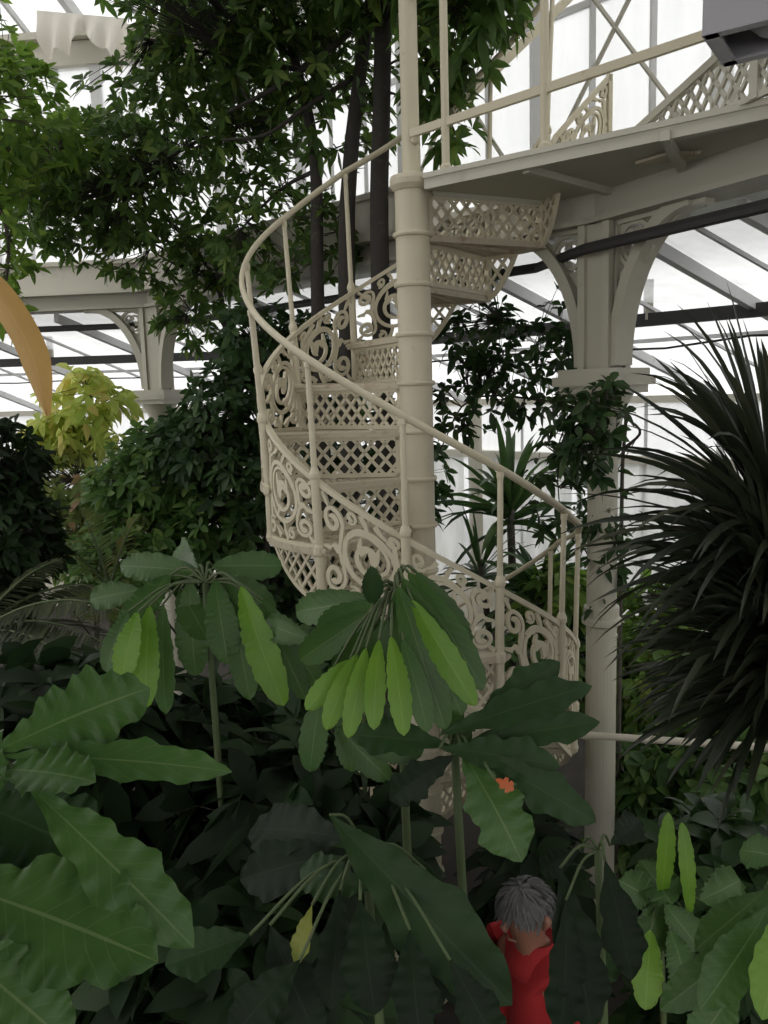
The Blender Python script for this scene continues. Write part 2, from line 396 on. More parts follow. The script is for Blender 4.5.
# ------------------------------------------------------------------ building shell
RING = [(-6.0, 7.6), (-1.87, 7.1), (1.09, 4.1), (2.25, 2.0), (2.7, -.5)]
OUT = [(-6.6, 12.6), (0.0, 12.0), (4.6, 7.3), (6.8, 3.3), (7.2, -1.0)]
def offs(pl, d):
    out = []
    for i in range(len(pl)):
        n = Vector((0, 0)); k = 0
        for a, b in ((i - 1, i), (i, i + 1)):
            if a < 0 or b >= len(pl): continue
            e = Vector(pl[b]) - Vector(pl[a]); e.normalize(); n += Vector((-e.y, e.x)); k += 1
        n.normalize(); c = 1.0
        if k == 2:
            e = (Vector(pl[i + 1]) - Vector(pl[i])).normalized(); c = max(.6, n.dot(Vector((-e.y, e.x))))
        p = Vector(pl[i]) + n * (d / c); out.append((p.x, p.y))
    return out
def lerp2(a, b, t): return (a[0] + (b[0] - a[0]) * t, a[1] + (b[1] - a[1]) * t)
V3 = lambda p, z: (p[0], p[1], z)
m = MB(); m.box((0, 4, -.1), (30, 32, .2)); struct(m.build('floor', M['soil']))
# outer aisle wall, its glazing and the sloping aisle roof, bay by bay
GAL_IN, GAL_OUT = offs(RING, -.16), offs(RING, 1.0)
ROOFTOP = offs(RING, .22)
win = 0
for s in range(4):
    nb = 4
    m = MB(); a, b = OUT[s], OUT[s + 1]
    m.bar(V3(a, .25), V3(b, .25), .16, .5); m.bar(V3(a, 2.27), V3(b, 2.27), .16, .09); m.bar(V3(a, 2.93), V3(b, 2.93), .10, .08)
    struct(m.build(['wall_left', 'wall_back', 'wall_right', 'wall_side'][s], M['gallery']))
    for k in range(nb):
        p, q = lerp2(a, b, k / nb), lerp2(a, b, (k + 1) / nb)
        rp, rq = lerp2(ROOFTOP[s], ROOFTOP[s + 1], k / nb), lerp2(ROOFTOP[s], ROOFTOP[s + 1], (k + 1) / nb)
        win += 1
        f = MB(); f.bar(V3(p, .5), V3(p, 2.95), .055, .055); f.bar(V3(lerp2(p, q, .5), 2.3), V3(lerp2(p, q, .5), 2.9), .03, .03)
        f.bar(V3(lerp2(p, q, .5), .5), V3(lerp2(p, q, .5), 2.25), .035, .03)
        wo = struct(f.build('window_%d' % win, M['rafter']))
        g = MB(); off = .02
        # polythene sheet lining the lower wall, in shallow folds, with a gap to the next sheet
        nf = 16; vs = []
        for i in range(nf + 1):
            t = .06 + .86 * i / nf; x, y = lerp2(p, q, t); w = .018 * math.sin(i * 2.2 + k)
            vs += [(x - w, y - w - .03, .5), (x - w * .6, y - w * .6 - .03, 2.23)]
        g.add(vs, [(2 * i, 2 * i + 2, 2 * i + 3, 2 * i + 1) for i in range(nf)])
        g.build('lining_sheet', M['sheet'], wo)
        g = MB(); g.slab([V3(p, .5), V3(q, .5), V3(q, 2.92), V3(p, 2.92)], Vector((q[1] - p[1], p[0] - q[0], 0)).normalized() * 1, .004); g.build('pane', M['glass'], wo)
        win += 1
        f = MB(); f.bar(V3(p, 2.93), V3(rp, 3.80), .045, .07); mid_a, mid_b = lerp2(p, q, .5), lerp2(rp, rq, .5)
        f.bar(V3(mid_a, 2.95), V3(mid_b, 3.81), .018, .022)
        for t in (.5,): f.bar(V3(lerp2(p, rp, t), 2.93 + .87 * t + .05), V3(lerp2(q, rq, t), 2.93 + .87 * t + .05), .025, .03)
        wo = struct(f.build('window_%d' % win, M['rafter']))
        g = MB(); g.slab([V3(p, 3.0), V3(q, 3.0), V3(rq, 3.87), V3(rp, 3.87)], (0, 0, 1), .004); g.build('pane', M['roofglass'], wo)
# gallery: girders, deck, kerb
for s in range(4):
    a, b = RING[s], RING[s + 1]
    m = MB(); m.bar(V3(a, 3.90), V3(b, 3.90), .15, .13); m.bar(V3(a, 3.835), V3(b, 3.835), .22, .025)
    struct(m.build('trim_%d' % (s + 1), M['beam']))
for s in range(4):
    m = MB(); m.prism([GAL_IN[s], GAL_IN[s + 1], GAL_OUT[s + 1], GAL_OUT[s]], 3.967, 4.0)
    struct(m.build('floor_gallery' if s == 0 else 'floor_gallery.%03d' % s, M['gallery']))
for s, (t0, t1) in enumerate([(0, 1), (0, .80)]):
    a, b = lerp2(GAL_IN[s], GAL_IN[s + 1], t0), lerp2(GAL_IN[s], GAL_IN[s + 1], t1)
    m = MB(); m.bar(V3(a, 4.06), V3(b, 4.06), .05, .22); m.bar(V3(a, 4.18), V3(b, 4.18), .11, .035); m.bar(V3(a, 3.95), V3(b, 3.95), .09, .03)
    struct(m.build('trim_%d' % (s + 5), M['gallery']))
# clerestory wall above the gallery
CL = offs(RING, .95); CT = offs(RING, -2.6)
for s in range(4):
    a, b = CL[s], CL[s + 1]; nb = 4 if s < 2 else 3
    m = MB(); m.bar(V3(a, 6.22), V3(b, 6.22), .14, .2); m.bar(V3(a, 6.36), V3(b, 6.36), .3, .06); m.bar(V3(a, 4.10), V3(b, 4.10), .12, .2)
    struct(m.build('wall_clerestory' if s == 0 else 'wall_clerestory.%03d' % s, M['gallery']))
    for k in range(nb):
        p, q = lerp2(a, b, k / nb), lerp2(a, b, (k + 1) / nb); win += 1
        f = MB(); f.bar(V3(p, 4.0), V3(p, 6.2), .09, .09)
        for t in (.33, .66): f.bar(V3(lerp2(p, q, t), 4.1), V3(lerp2(p, q, t), 6.2), .03, .04)
        f.bar(V3(p, 5.3), V3(q, 5.3), .03, .04)
        wo = struct(f.build('window_%d' % win, M['rafter']))
        g = MB(); g.slab([V3(p, 4.1), V3(q, 4.1), V3(q, 6.2), V3(p, 6.2)], Vector((q[1] - p[1], p[0] - q[0], 0)).normalized(), .004); g.build('pane', M['glass'], wo)
        if (s, k) in ((1, 2), (1, 3), (2, 0)):
            bm_ = MB(); i = Vector((q[1] - p[1], p[0] - q[0], 0)).normalized() * .09
            bm_.tube([Vector(V3(p, 4.25)) + i, Vector(V3(q, 5.9)) + i], .014, 6); bm_.tube([Vector(V3(p, 5.9)) + i, Vector(V3(q, 4.25)) + i], .014, 6)
            bm_.build('cross_brace', M['beam'], wo)
        if s < 3:
            rp, rq = lerp2(CT[s], CT[s + 1], k / nb), lerp2(CT[s], CT[s + 1], (k + 1) / nb); win += 1
            f = MB(); f.bar(V3(p, 6.36), V3(rp, 8.4), .06, .10); f.bar(V3(lerp2(p, q, .5), 6.36), V3(lerp2(rp, rq, .5), 8.4), .03, .05)
            f.bar(V3(lerp2(p, rp, .5), 7.4), V3(lerp2(q, rq, .5), 7.4), .04, .05)
            wo = struct(f.build('window_%d' % win, M['rafter']))
            g = MB(); g.slab([V3(p, 6.42), V3(q, 6.42), V3(rq, 8.46), V3(rp, 8.46)], (0, 0, 1), .004); g.build('pane', M['roofglass'], wo)

# columns
def arch(root, c, d, z0, z1, span, flip=1):
    """pierced arched bracket springing from a column at c along the level direction d"""
    d = Vector((d[0], d[1], 0)).normalized(); nrm = Vector((-d.y, d.x, 0))
    fm = lambda x, y, w: Vector((c[0], c[1], 0)) + d * x + Vector((0, 0, y)) + nrm * w
    s0 = .085; H = z1 - z0; pts = []
    for i in range(19):
        a = PI / 2 * i / 18; pts.append((s0 + .02 + (span - s0) * (1 - math.cos(a)), z0 + H * math.sin(a)))
    m = MB(); m.ribbon(pts, .055, fm, .11)
    m.ribbon([(s0 + .01, z0), (s0 + .01, z1)], .03, fm, .06); m.ribbon([(s0, z1 - .012), (s0 + span, z1 - .012)], .03, fm, .06)
    m.build('arch_rib', M['pillar'], root)
    w = MB(); cx, cy = s0 + .115, z1 - .125
    for k in range(4):
        a0 = PI / 4 + k * PI / 2; qx, qy = cx + .036 * math.cos(a0), cy + .036 * math.sin(a0)
        w.ribbon([(qx + .037 * math.cos(a0 - 2.3 + 4.6 * i / 10), qy + .037 * math.sin(a0 - 2.3 + 4.6 * i / 10)) for i in range(11)], .018, fm, .02)
    w.ribbon([(cx + .098 * math.cos(2 * PI * i / 20), cy + .098 * math.sin(2 * PI * i / 20)) for i in range(21)], .02, fm, .02)
    w.ribbon([(s0, z1 - .30), (s0 + .09, z1 - .22)], .05, fm, .015); w.ribbon([(s0 + .2, z1 - .10), (s0 + .36, z1 - .02)], .06, fm, .015)
    w.ribbon([(s0 + .02, z1 - .02), (s0 + .05, z1 - .05)], .06, fm, .015); w.ribbon([(s0, z1 - .5), (s0 + .03, z1 - .34)], .06, fm, .015)
    w.build('pierced_web', M['pillar'], root)
def column(c, label, dirs, rz, zt=3.83, group=None):
    root = thing('iron_column', label, 'column', (c[0], c[1], 0), group); o = (c[0], c[1], 0)
    m = MB(); m.lathe(o, [(.12, 0), (.12, .12), (.095, .16), (.078, .2), (.076, 1.86), (.098, 1.875), (.098, 1.90), (.088, 1.91), (.088, 1.96), (.075, 1.97), (.072, 2.85)], 28)
    m.build('shaft', M['pillar'], root, smooth=False)
    k = MB(); k.lathe(o, [(.076, 2.80), (.095, 2.81), (.095, 2.84), (.085, 2.85), (.092, 2.90), (.115, 2.97), (.14, 3.02), (.148, 3.03)], 28)
    k.box((c[0], c[1], 3.05), (.30, .30, .04), rz); k.box((c[0], c[1], 3.09), (.35, .35, .045), rz); k.box((c[0], c[1], 3.13), (.31, .31, .035), rz)
    k.build('capital', M['pillar'], root)
    p = MB(); p.box((c[0], c[1], (3.14 + zt) / 2), (.14, .14, zt - 3.14), rz)
    for sx in (-1, 1):
        for sy in (-1, 1):
            x, y = sx * .07, sy * .07; p.box((c[0] + x * math.cos(rz) - y * math.sin(rz), c[1] + x * math.sin(rz) + y * math.cos(rz), (3.14 + zt) / 2), (.04, .04, zt - 3.14), rz)
    p.build('upper_post', M['pillar'], root)
    for d in dirs: arch(root, c, d, 3.16, 3.83, .52)
    return root
def dirto(a, b): return (b[0] - a[0], b[1] - a[1])
column(RING[1], 'white iron gallery column with flared capital, far off among the trees by the lime-green plant', [dirto(RING[1], RING[0]), dirto(RING[1], RING[2])], R(-22))
column(RING[2], 'tall cream iron column with arched brackets standing right of the spiral staircase', [dirto(RING[2], RING[1]), dirto(RING[2], RING[3])], R(-52))
bc = at(476, 480, 10.2)
m = MB(); m.lathe((bc[0], bc[1], 0), [(.11, 0), (.11, .1), (.085, .14), (.08, 2.0), (.09, 2.02), (.08, 2.05), (.078, 3.0), (.12, 3.08), (.12, 3.12), (.07, 3.14), (.07, 3.2)], 20)
tag(m.build('iron_column', M['pillar'], loc=(bc[0], bc[1], 0)), 'thin plain white column by the far polythene wall, seen behind the stair handrail', 'column')
# dark pipes that run round the aisle
def ringpath(pl, z, n=6):
    out = []
    for i in range(len(pl) - 1):
        for k in range(n): out.append(V3(lerp2(pl[i], pl[i + 1], k / n), z))
    out.append(V3(pl[-1], z)); return out
pA, pI = offs(RING, .15), offs(RING, -.15)
pipe_pts = [V3(pA[0], 3.70), V3(pA[1], 3.70), V3(lerp2(pA[1], pA[2], .88), 3.70), V3(pI[2], 3.70), V3(pI[3], 3.70), V3(pI[4], 3.70)]
m = MB(); m.tube(pipe_pts, .026, 8)
tag(m.build('pipe', M['pipe'], loc=V3(RING[2], 3.70)), 'dark pipe running along the columns just under the gallery beam', 'pipe')
t_ = thing('purlin', 'dark grey horizontal roof bar with short hangers below the sloping aisle roof', 'roof bar', V3(offs(RING, 1.6)[2], 3.5))
pp = ringpath(offs(RING, 1.6), 3.50); m = MB()
for i in range(len(pp) - 1): m.bar(pp[i], pp[i + 1], .05, .085)
m.build('bar', M['pipe'], t_)
for i in range(1, len(pp) - 1, 2):
    m = MB(); m.bar(pp[i], (pp[i][0] * 1, pp[i][1], 3.76), .05, .05); m.build('hanger', M['beam'], t_)
m = MB(); m.tube([V3((p[0], p[1]), p[2] - .03 * math.sin(i * 1.7) ** 2) for i, p in enumerate(ringpath(offs(RING, .5), 3.28, 5))], .006, 5)
tag(m.build('wire', M['pipe'], loc=V3(RING[2], 3.28)), 'thin dark wire strung around the aisle at capital height', 'wire')
# draped sheet under the clerestory cornice, upper left
m = MB(); vs = []; A_, B_ = at(38, 30, 7.75), at(128, 38, 7.75); nx, nz = 28, 8
for i in range(nx + 1):
    t = i / nx; top = A_ + (B_ - A_) * t
    for j in range(nz + 1):
        w = j / nz; dz = w * (.26 + .10 * math.sin(t * 9) + .05 * math.sin(t * 23)); vs.append((top[0], top[1] - .06 * math.sin(t * 31 + w * 2) * w, top[2] + .16 - dz))
fs = [(i * (nz + 1) + j, (i + 1) * (nz + 1) + j, (i + 1) * (nz + 1) + j + 1, i * (nz + 1) + j + 1) for i in range(nx) for j in range(nz)]
m.add(vs, fs); tag(m.build('draped_sheet', M['cloth'], loc=tuple(A_), smooth=True), 'crumpled white sheet draped along the roof cornice above the trees', 'sheet')
# floodlight housing hung in the upper corner
LC = at(786, 6, 2.4); rz = R(-34)
t_ = thing('floodlight', 'grey metal lamp housing with slotted side hanging over the landing', 'lamp', tuple(LC))
def loc2(x, y, z): return (LC[0] + x * math.cos(rz) - y * math.sin(rz), LC[1] + x * math.sin(rz) + y * math.cos(rz), LC[2] + z)
W_, D_, H_ = .36, .26, .14; m = MB()
def lb(mm, x, y, z, a, b, c): mm.box(loc2(x, y, z), (a, b, c), rz)
lb(m, 0, 0, H_ / 2, W_, D_, .01); lb(m, -W_ / 2, 0, 0, .01, D_, H_); lb(m, W_ / 2, 0, 0, .01, D_, H_); lb(m, 0, -D_ / 2, 0, W_, .01, H_); lb(m, 0, D_ / 2, 0, W_, .01, H_)
lb(m, -W_ / 2 + .015, 0, -H_ / 2, .04, D_ + .01, .008); lb(m, W_ / 2 - .015, 0, -H_ / 2, .04, D_ + .01, .008); lb(m, 0, -D_ / 2 + .012, -H_ / 2, W_, .035, .008); lb(m, 0, D_ / 2 - .012, -H_ / 2, W_, .035, .008)
m.build('housing', M['lamp'], t_)
for i in range(3):
    m = MB(); lb(m, -W_ / 2 + .04 + .075 * i, -D_ / 2 - .004, .03 - .015 * i, .03, .006, .012); m.build('vent_slot', M['slot'], t_)
for i in range(3):
    m = MB(); lb(m, -W_ / 2 - .004, -.09 + .09 * i, -.03, .006, .03, .012); m.build('vent_slot', M['slot'], t_)
m = MB(); m.lathe(loc2(0, 0, -.035), [(.01, .05), (.05, .045), (.085, .01), (.09, 0), (.07, -.02), (.02, -.03)], 20); m.build('reflector', M['lamp'], t_, smooth=True)
m = MB(); m.tube([loc2(0, 0, .06), loc2(0, 0, 1.6)], .012, 8); m.build('hanging_rod', M['pipe'], t_)
# ------------------------------------------------------------------ spiral staircase
C0 = at(418, 480, 3.9); CX, CY = float(C0[0]), 3.9
H = 3.9 * .0567
def lvl(k): return ZC + 3.9 * (-.0436 + .0567 * k)
def th(k): return R(174 - 29.8 * k)
def nos(t): return lvl((174 - math.degrees(t)) / 29.8)
def cy(r, t, z): return (CX + r * math.cos(t), CY + r * math.sin(t), z)
ST = thing('spiral_staircase', 'cream painted cast-iron spiral staircase with lattice risers and scrollwork sides', 'staircase', (CX, CY, 0))
K0, K1 = -12, 4
m = MB(); prof = [(.12, 0), (.12, .05), (.088, .09)]
for k in range(K0, 5):
    z = lvl(k); prof += [(.077, z - .02), (.077, z - .012), (.088, z - .009), (.091, z), (.088, z + .009), (.077, z + .012)]
zt = lvl(5); prof += [(.077, zt - .035), (.084, zt - .03), (.097, zt - .01), (.099, zt + .012), (.094, zt + .03), (.06, zt + .036), (.045, zt + .04)]
m.lathe((CX, CY, 0), prof, 40); m.build('central_column', M['column'], ST)
m = MB(); m.lathe((CX, CY, zt), [(.046, .03), (.041, .05), (.040, .2), (.040, .95), (.046, .97), (.046, 1.0), (.03, 1.04), (.012, 1.06)], 20)
pole = m.build('newel_pole', M['iron'], ST)
for z in (.18, .78):
    m = MB(); m.lathe((CX + .02, CY - .04, zt + z), [(.006, -.022), (.018, -.014), (.022, 0), (.018, .014), (.006, .022)], 12); m.build('boss', M['iron'], pole)
RO_, RI = .715, .085
def spiral(cx, cy_, r0, r1, a0, turns, n=22):
    return [(cx + (r0 + (r1 - r0) * i / n) * math.cos(a0 + turns * 2 * PI * i / n), cy_ + (r0 + (r1 - r0) * i / n) * math.sin(a0 + turns * 2 * PI * i / n)) for i in range(n + 1)]
def taper(n, a, b, c=None): return [a + (b - a) * i / (n - 1) for i in range(n)]
# one scrollwork design in a unit square: foliate C-scrolls round a large ring
SCR = []
def S_(p, a, b): SCR.append((p, taper(len(p), a, b)))
S_(spiral(.62, .52, .31, .31, 2.6, 1.0, 34), .055, .055)
S_(spiral(.62, .52, .29, .05, 2.6, -1.6, 40), .03, .075)
S_([(.62, .54), (.72, .60), (.74, .70)], .12, .03); S_([(.56, .56), (.50, .64), (.52, .74)], .10, .02); S_([(.66, .36), (.72, .30), (.74, .26)], .09, .03)
S_(spiral(.16, .77, .14, .03, -.6, 1.5, 26), .04, .07)
S_(spiral(.17, .23, .15, .035, .6, -1.5, 26), .04, .07)
S_([(.28, .70), (.245, .5), (.31, .30)], .05, .05)
S_([(.245, .5), (.17, .54), (.12, .50)], .10, .02)
S_(spiral(.91, .89, .085, .02, 3.6, 1.3, 18), .035, .055)
S_(spiral(.91, .12, .10, .025, 2.4, -1.35, 18), .035, .06)
S_(spiral(.41, .91, .07, .02, 4.2, 1.2, 16), .03, .05)
S_(spiral(.42, .09, .075, .02, 2.0, -1.2, 16), .03, .05)
S_([(.02, .5), (.08, .5), (.13, .5)], .03, .06)
S_([(.98, .52), (.945, .62), (.92, .80)], .03, .06); S_([(.98, .48), (.945, .38), (.92, .22)], .03, .06)
S_([(.5, .01), (.56, .10), (.6, .21)], .07, .04); S_([(.53, .99), (.58, .91), (.61, .83)], .06, .04)
S_([(.02, .98), (.07, .92), (.10, .88)], .06, .02); S_([(.02, .02), (.07, .08), (.10, .12)], .06, .02)
S_([(.70, .97), (.76, .90), (.83, .86)], .07, .02); S_([(.68, .03), (.75, .10), (.82, .13)], .08, .02)
def clip_seg(a, b, inside, n=40):
    """the stretches of segment a-b that lie inside a shape"""
    out = []; cur = []
    for i in range(n + 1):
        t = i / n; p = (a[0] + (b[0] - a[0]) * t, a[1] + (b[1] - a[1]) * t)
        if inside(*p): cur.append(p)
        else:
            if len(cur) > 1: out.append([cur[0], cur[-1]] if True else cur)
            cur = []
    if len(cur) > 1: out.append([cur[0], cur[-1]])
    return out
def lattice(m, w, h, inside, fm, pitch, bw, thk, slope=1.0, sub=1):
    n = int((w + h) / pitch) + 3
    for sgn in (1, -1):
        for i in range(-n, n + 1):
            x0 = i * pitch; a = (x0, 0.0) ; b = (x0 + sgn * h / slope, h)
            for sg in clip_seg(a, b, inside):
                (p, q) = sg; pts = [(p[0] + (q[0] - p[0]) * j / sub, p[1] + (q[1] - p[1]) * j / sub) for j in range(sub + 1)]
                m.ribbon(pts, bw, fm, thk)
def rail_r(td): return .775 if td < 190 else (.742 if td > 260 else .775 - .033 * (td - 190) / 70)
def rail_off(td):
    tb = [(10, .97), (60, .95), (100, .91), (115, .905), (141, .85), (178, .80), (211, .767), (271, .755), (309, .76), (330, .78), (376, .92), (417, .89), (450, .86), (535, .82)]
    for (a, x), (b, y) in zip(tb, tb[1:]):
        if a <= td <= b: return x + (y - x) * (td - a) / (b - a)
    return .85
for k in range(K0, K1 + 1):
    z = lvl(k); t0, t1 = th(k), th(k + 1); na = 8
    nose = t0 + R(2.0)
    # tread: openwork grating of concentric slats in a moulded rim
    m = MB()
    def arcband(ra, rb, za, zb, a0=nose, a1=t1, n=na):
        vs = []; fs = []
        for i in range(n + 1):
            a = a0 + (a1 - a0) * i / n
            vs += [cy(ra, a, za), cy(rb, a, za), cy(rb, a, zb), cy(ra, a, zb)]
        for i in range(n):
            b = i * 4
            for j in range(4): fs.append((b + j, b + 4 + j, b + 4 + (j + 1) % 4, b + (j + 1) % 4))
        fs += [(0, 1, 2, 3), (4 * n + 3, 4 * n + 2, 4 * n + 1, 4 * n)]
        m.add(vs, fs)
    arcband(.705, .738, z - .022, z + .006); arcband(.078, .12, z - .022, z + .004)
    r = .14
    while r < .70: arcband(r, r + .021, z - .010, z + .002, n=5); r += .031
    for a, w in ((nose, .032), (t1, .022), ((t0 + t1) / 2, .016)):
        m.bar(cy(.08, a, z - .009), cy(.73, a, z - .009), w, .028)
    m.tube([cy(.09, nose + R(.6), z - .002), cy(.742, nose + R(.6), z - .002)], .012, 8)
    tr = m.build('tread', M['rust'], ST)
    # lattice riser under the front edge
    zb = z - H; hh = H - .035; ww = RO_ - RI
    fm = lambda x, y, w, t0=t0, zb=zb: (CX + (RI + x) * math.cos(t0) - w * math.sin(t0), CY + (RI + x) * math.sin(t0) + w * math.cos(t0), zb + .012 + y)
    m = MB(); lattice(m, ww, hh, lambda x, y: 0.0 <= x <= ww and 0 <= y <= hh, fm, .066, .015, .011, 1.15)
    for y in (.006, hh - .006): m.ribbon([(0, y), (ww, y)], .02, fm, .018)
    for x in (.006, ww - .006): m.ribbon([(x, 0), (x, hh)], .022, fm, .018)
    m.build('riser', M['iron'], tr)
    # curved lattice bracket under the outer end of the tread
    Ra = .705; wl = Ra * (t0 - t1) * (1 if k < 2 else .5)
    fm2 = lambda x, y, w, t0=t0, z=z: cy(Ra + w, t0 - x / Ra, z - .02 - y)
    dep = lambda x: max(0.0, (H - .01) * (1 - max(0, min(1, x / wl)) ** 1.6))
    m = MB(); lattice(m, wl, H, lambda x, y: 0.0 <= x <= wl and 0 <= y <= dep(x), fm2, .066, .014, .011, 1.2)
    m.ribbon([(wl * i / 12, dep(wl * i / 12)) for i in range(13)], .02, fm2, .018); m.ribbon([(.006, 0), (.006, H - .01)], .022, fm2, .018); m.ribbon([(0, .004), (wl * .5, .004), (wl, .004)], .016, fm2, .02)
    m.build('bracket', M['iron'], tr)
    # scrollwork side panel
    Rp = .722; wp = Rp * (t0 - t1); zl = z + .008
    def top(x): return .275 + (H) * x / wp
    def fm3(x, y, w, t0=t0, zl=zl): return cy(Rp + w, t0 - x / Rp, zl + y)
    def uvw(p, k=k):
        u, v = p; u = 1 - u if k % 2 else u
        x = .018 + u * (wp - .036); y = .012 + v * (top(x) - .03); return (x, y)
    m = MB()
    for pts, wd in SCR: m.ribbon([uvw(p) for p in pts], [x * .34 for x in wd], fm3, .014)
    m.ribbon([(wp * i / 8, .004) for i in range(9)], .018, fm3, .02)
    m.build('scroll_panel', M['iron'], tr)
    m = MB(); m.ribbon([(wp * i / 8, top(wp * i / 8) - .006) for i in range(9)], .02, fm3, .024); m.build('panel_rail', M['iron'], tr)
for k in range(K0 - 0, K1 + 2):
    t0 = th(k); z = lvl(k); td = math.degrees(t0); zr = nos(t0) + rail_off(td) - .012
    m = MB(); x, y, _ = cy(.725, t0, 0)
    b0 = z - H + .01 if k <= K1 else z - H * .9
    m.lathe((x, y, 0), [(.019, b0 - .02), (.024, b0), (.019, b0 + .02), (.019, z - .03), (.026, z - .02), (.026, z + .012), (.0185, z + .02), (.0185, z + .285), (.023, z + .295), (.023, z + .31), (.0125, z + .335), (.0115, zr - .03), (.015, zr - .02), (.015, zr)], 12)
    ln = (rail_r(td) - .725) / (zr - z)          # the posts splay out to the wider handrail
    m.v = [(p[0] + math.cos(t0) * ln * max(0, p[2] - z), p[1] + math.sin(t0) * ln * max(0, p[2] - z), p[2]) for p in m.v]
    m.build('baluster', M['iron'], ST)
m = MB(); pts = []
for i in range(0, 260):
    td = 20 + (533 - 20) * i / 259; t = R(td); pts.append(cy(rail_r(td), t, nos(t) + rail_off(td)))
m.tube(pts, .012, 10, 1.45); m.build('handrail', M['iron'], ST, smooth=True)

# ------------------------------------------------------------------ landing that joins the stair to the gallery
LP = [(CX, CY - .02), (1.36, 2.98), (2.24, 2.29), (2.28, 2.1), (1.17, 4.12), (.90, 4.27), (CX + .03, CY + .07)]
LD = thing('landing', 'white iron landing bridging the top of the spiral stair to the gallery', 'landing', (1.1, 3.6, 4.0))
m = MB(); m.prism(LP, 3.962, 3.998); m.build('deck', M['gallery'], LD)
E0, E1 = Vector((CX + .06, CY - .085, 0)), Vector((2.20, 2.32, 0)); ed = (E1 - E0).normalized()
m = MB(); m.bar(E0 + Vector((0, 0, 3.995)), E1 + Vector((0, 0, 3.995)), .05, .022); m.bar(E0 + Vector((0, 0, 3.965)), E1 + Vector((0, 0, 3.965)), .03, .05); m.build('edge_moulding', M['gallery'], LD)
m = MB(); r1 = cy(.1, th(5), 3.955); r2 = cy(.8, th(5), 3.955); m.bar(r1, r2, .03, .03); m.bar((.62, 3.55, 3.95), (1.15, 4.05, 3.95), .035, .035); m.bar((1.05, 3.15, 3.95), (1.35, 3.75, 3.95), .035, .035); m.build('underside_rib', M['gallery'], LD)
gr = at(668, 146, 3.45); m = MB()
for i in range(9): m.box((gr[0] - .06 + .015 * i, gr[1], 3.952), (.008, .16, .012), R(35))
m.build('drain_grating', M['rust'], LD)
def onedge(px):
    """point of the near edge that shows at column px of the photograph's frame"""
    best = min((abs(at(px, 150, 1)[0] - (E0 + ed * s).x / (E0 + ed * s).y), s) for s in np.linspace(0, 2.6, 521))
    return E0 + ed * best[1]
for px in (446, 545):
    p = onedge(px); m = MB(); m.lathe((p.x, p.y, 0), [(.026, 3.99), (.026, 4.02), (.017, 4.03), (.017, 5.05)], 10); m.build('post', M['iron'], LD)
for z0, z1 in ((4.19, 4.33), (4.78, 4.95)):
    m = MB(); m.bar((CX, CY - .04, z0), E0 + ed * 2.3 + Vector((0, 0, z1)), .02, .034); m.build('guard_rail', M['iron'], LD)
a, b = at(452, 113, 4.6), at(575, -8, 5.2); m = MB(); m.bar(a, b, .03, .045); m.build('raking_rail', M['iron'], LD)
k = 5; t0 = th(5); z = 3.965; zb = z - H; hh = H - .03; ww = RO_ - RI
fm = lambda x, y, w: (CX + (RI + x) * math.cos(t0) - w * math.sin(t0), CY + (RI + x) * math.sin(t0) + w * math.cos(t0), zb + .012 + y)
m = MB(); lattice(m, ww, hh, lambda x, y: 0.0 <= x <= ww and 0 <= y <= hh, fm, .066, .015, .011, 1.15)
for y in (.006, hh - .006): m.ribbon([(0, y), (ww, y)], .02, fm, .018)
for x in (.006, ww - .006): m.ribbon([(x, 0), (x, hh)], .022, fm, .018)
m.build('riser', M['iron'], ST)
wl = .705 * R(29.8) * .45; fm2 = lambda x, y, w: cy(.705 + w, t0 - x / .705, z - y)
dep = lambda x: max(0.0, (H - .01) * (1 - max(0, min(1, x / wl)) ** 1.6))
m = MB(); lattice(m, wl, H, lambda x, y: 0.0 <= x <= wl and 0 <= y <= dep(x), fm2, .066, .014, .011, 1.2)
m.ribbon([(wl * i / 12, dep(wl * i / 12)) for i in range(13)], .02, fm2, .018); m.ribbon([(.006, 0), (.006, H - .01)], .022, fm2, .018)
m.build('bracket', M['iron'], ST)
# scroll panel and raking lattice panel on the deck
def panel_map(a, b):
    a, b = Vector((a[0], a[1], 0)), Vector((b[0], b[1], 0)); d = (b - a).normalized(); n = Vector((-d.y, d.x, 0))
    return (b - a).length, lambda x, y, w: a + d * x + n * w + Vector((0, 0, 4.0 + y))
pa, pb = at(556, 130, 3.75), at(609, 130, 3.85); L_, fm = panel_map((pa[0], pa[1]), (pb[0], pb[1])); m = MB()
tp = lambda x: .13 + .27 * x / L_
for pts, wd in SCR: m.ribbon([(.012 + p[0] * (L_ - .024), .012 + p[1] * (tp(p[0] * L_) - .02)) for p in pts], [x * .26 for x in wd], fm, .014)
m.ribbon([(0, tp(0)), (L_, tp(L_))], .02, fm, .022); m.ribbon([(L_, 0), (L_, tp(L_) + .01)], .02, fm, .022); m.ribbon([(0, .005), (L_, .005)], .02, fm, .022); m.ribbon([(-.14, 0), (-.06, .03), (0, .13)], .02, fm, .02)
m.build('scroll_panel', M['iron'], LD)
pa, pb = at(622, 110, 3.62), at(800, 80, 2.78); L_, fm = panel_map((pa[0], pa[1]), (pb[0], pb[1])); m = MB()
tp = lambda x: .05 + .24 * x / L_
lattice(m, L_, .3, lambda x, y: 0 <= x <= L_ and 0 <= y <= tp(x), fm, .062, .014, .012, 1.35)
m.ribbon([(0, tp(0)), (L_, tp(L_))], .03, fm, .03); m.ribbon([(0, .008), (L_, .008)], .02, fm, .02); m.ribbon([(L_ * .80, 0), (L_ * .80, tp(L_ * .80))], .035, fm, .03)
m.build('lattice_panel', M['pillar'], LD)
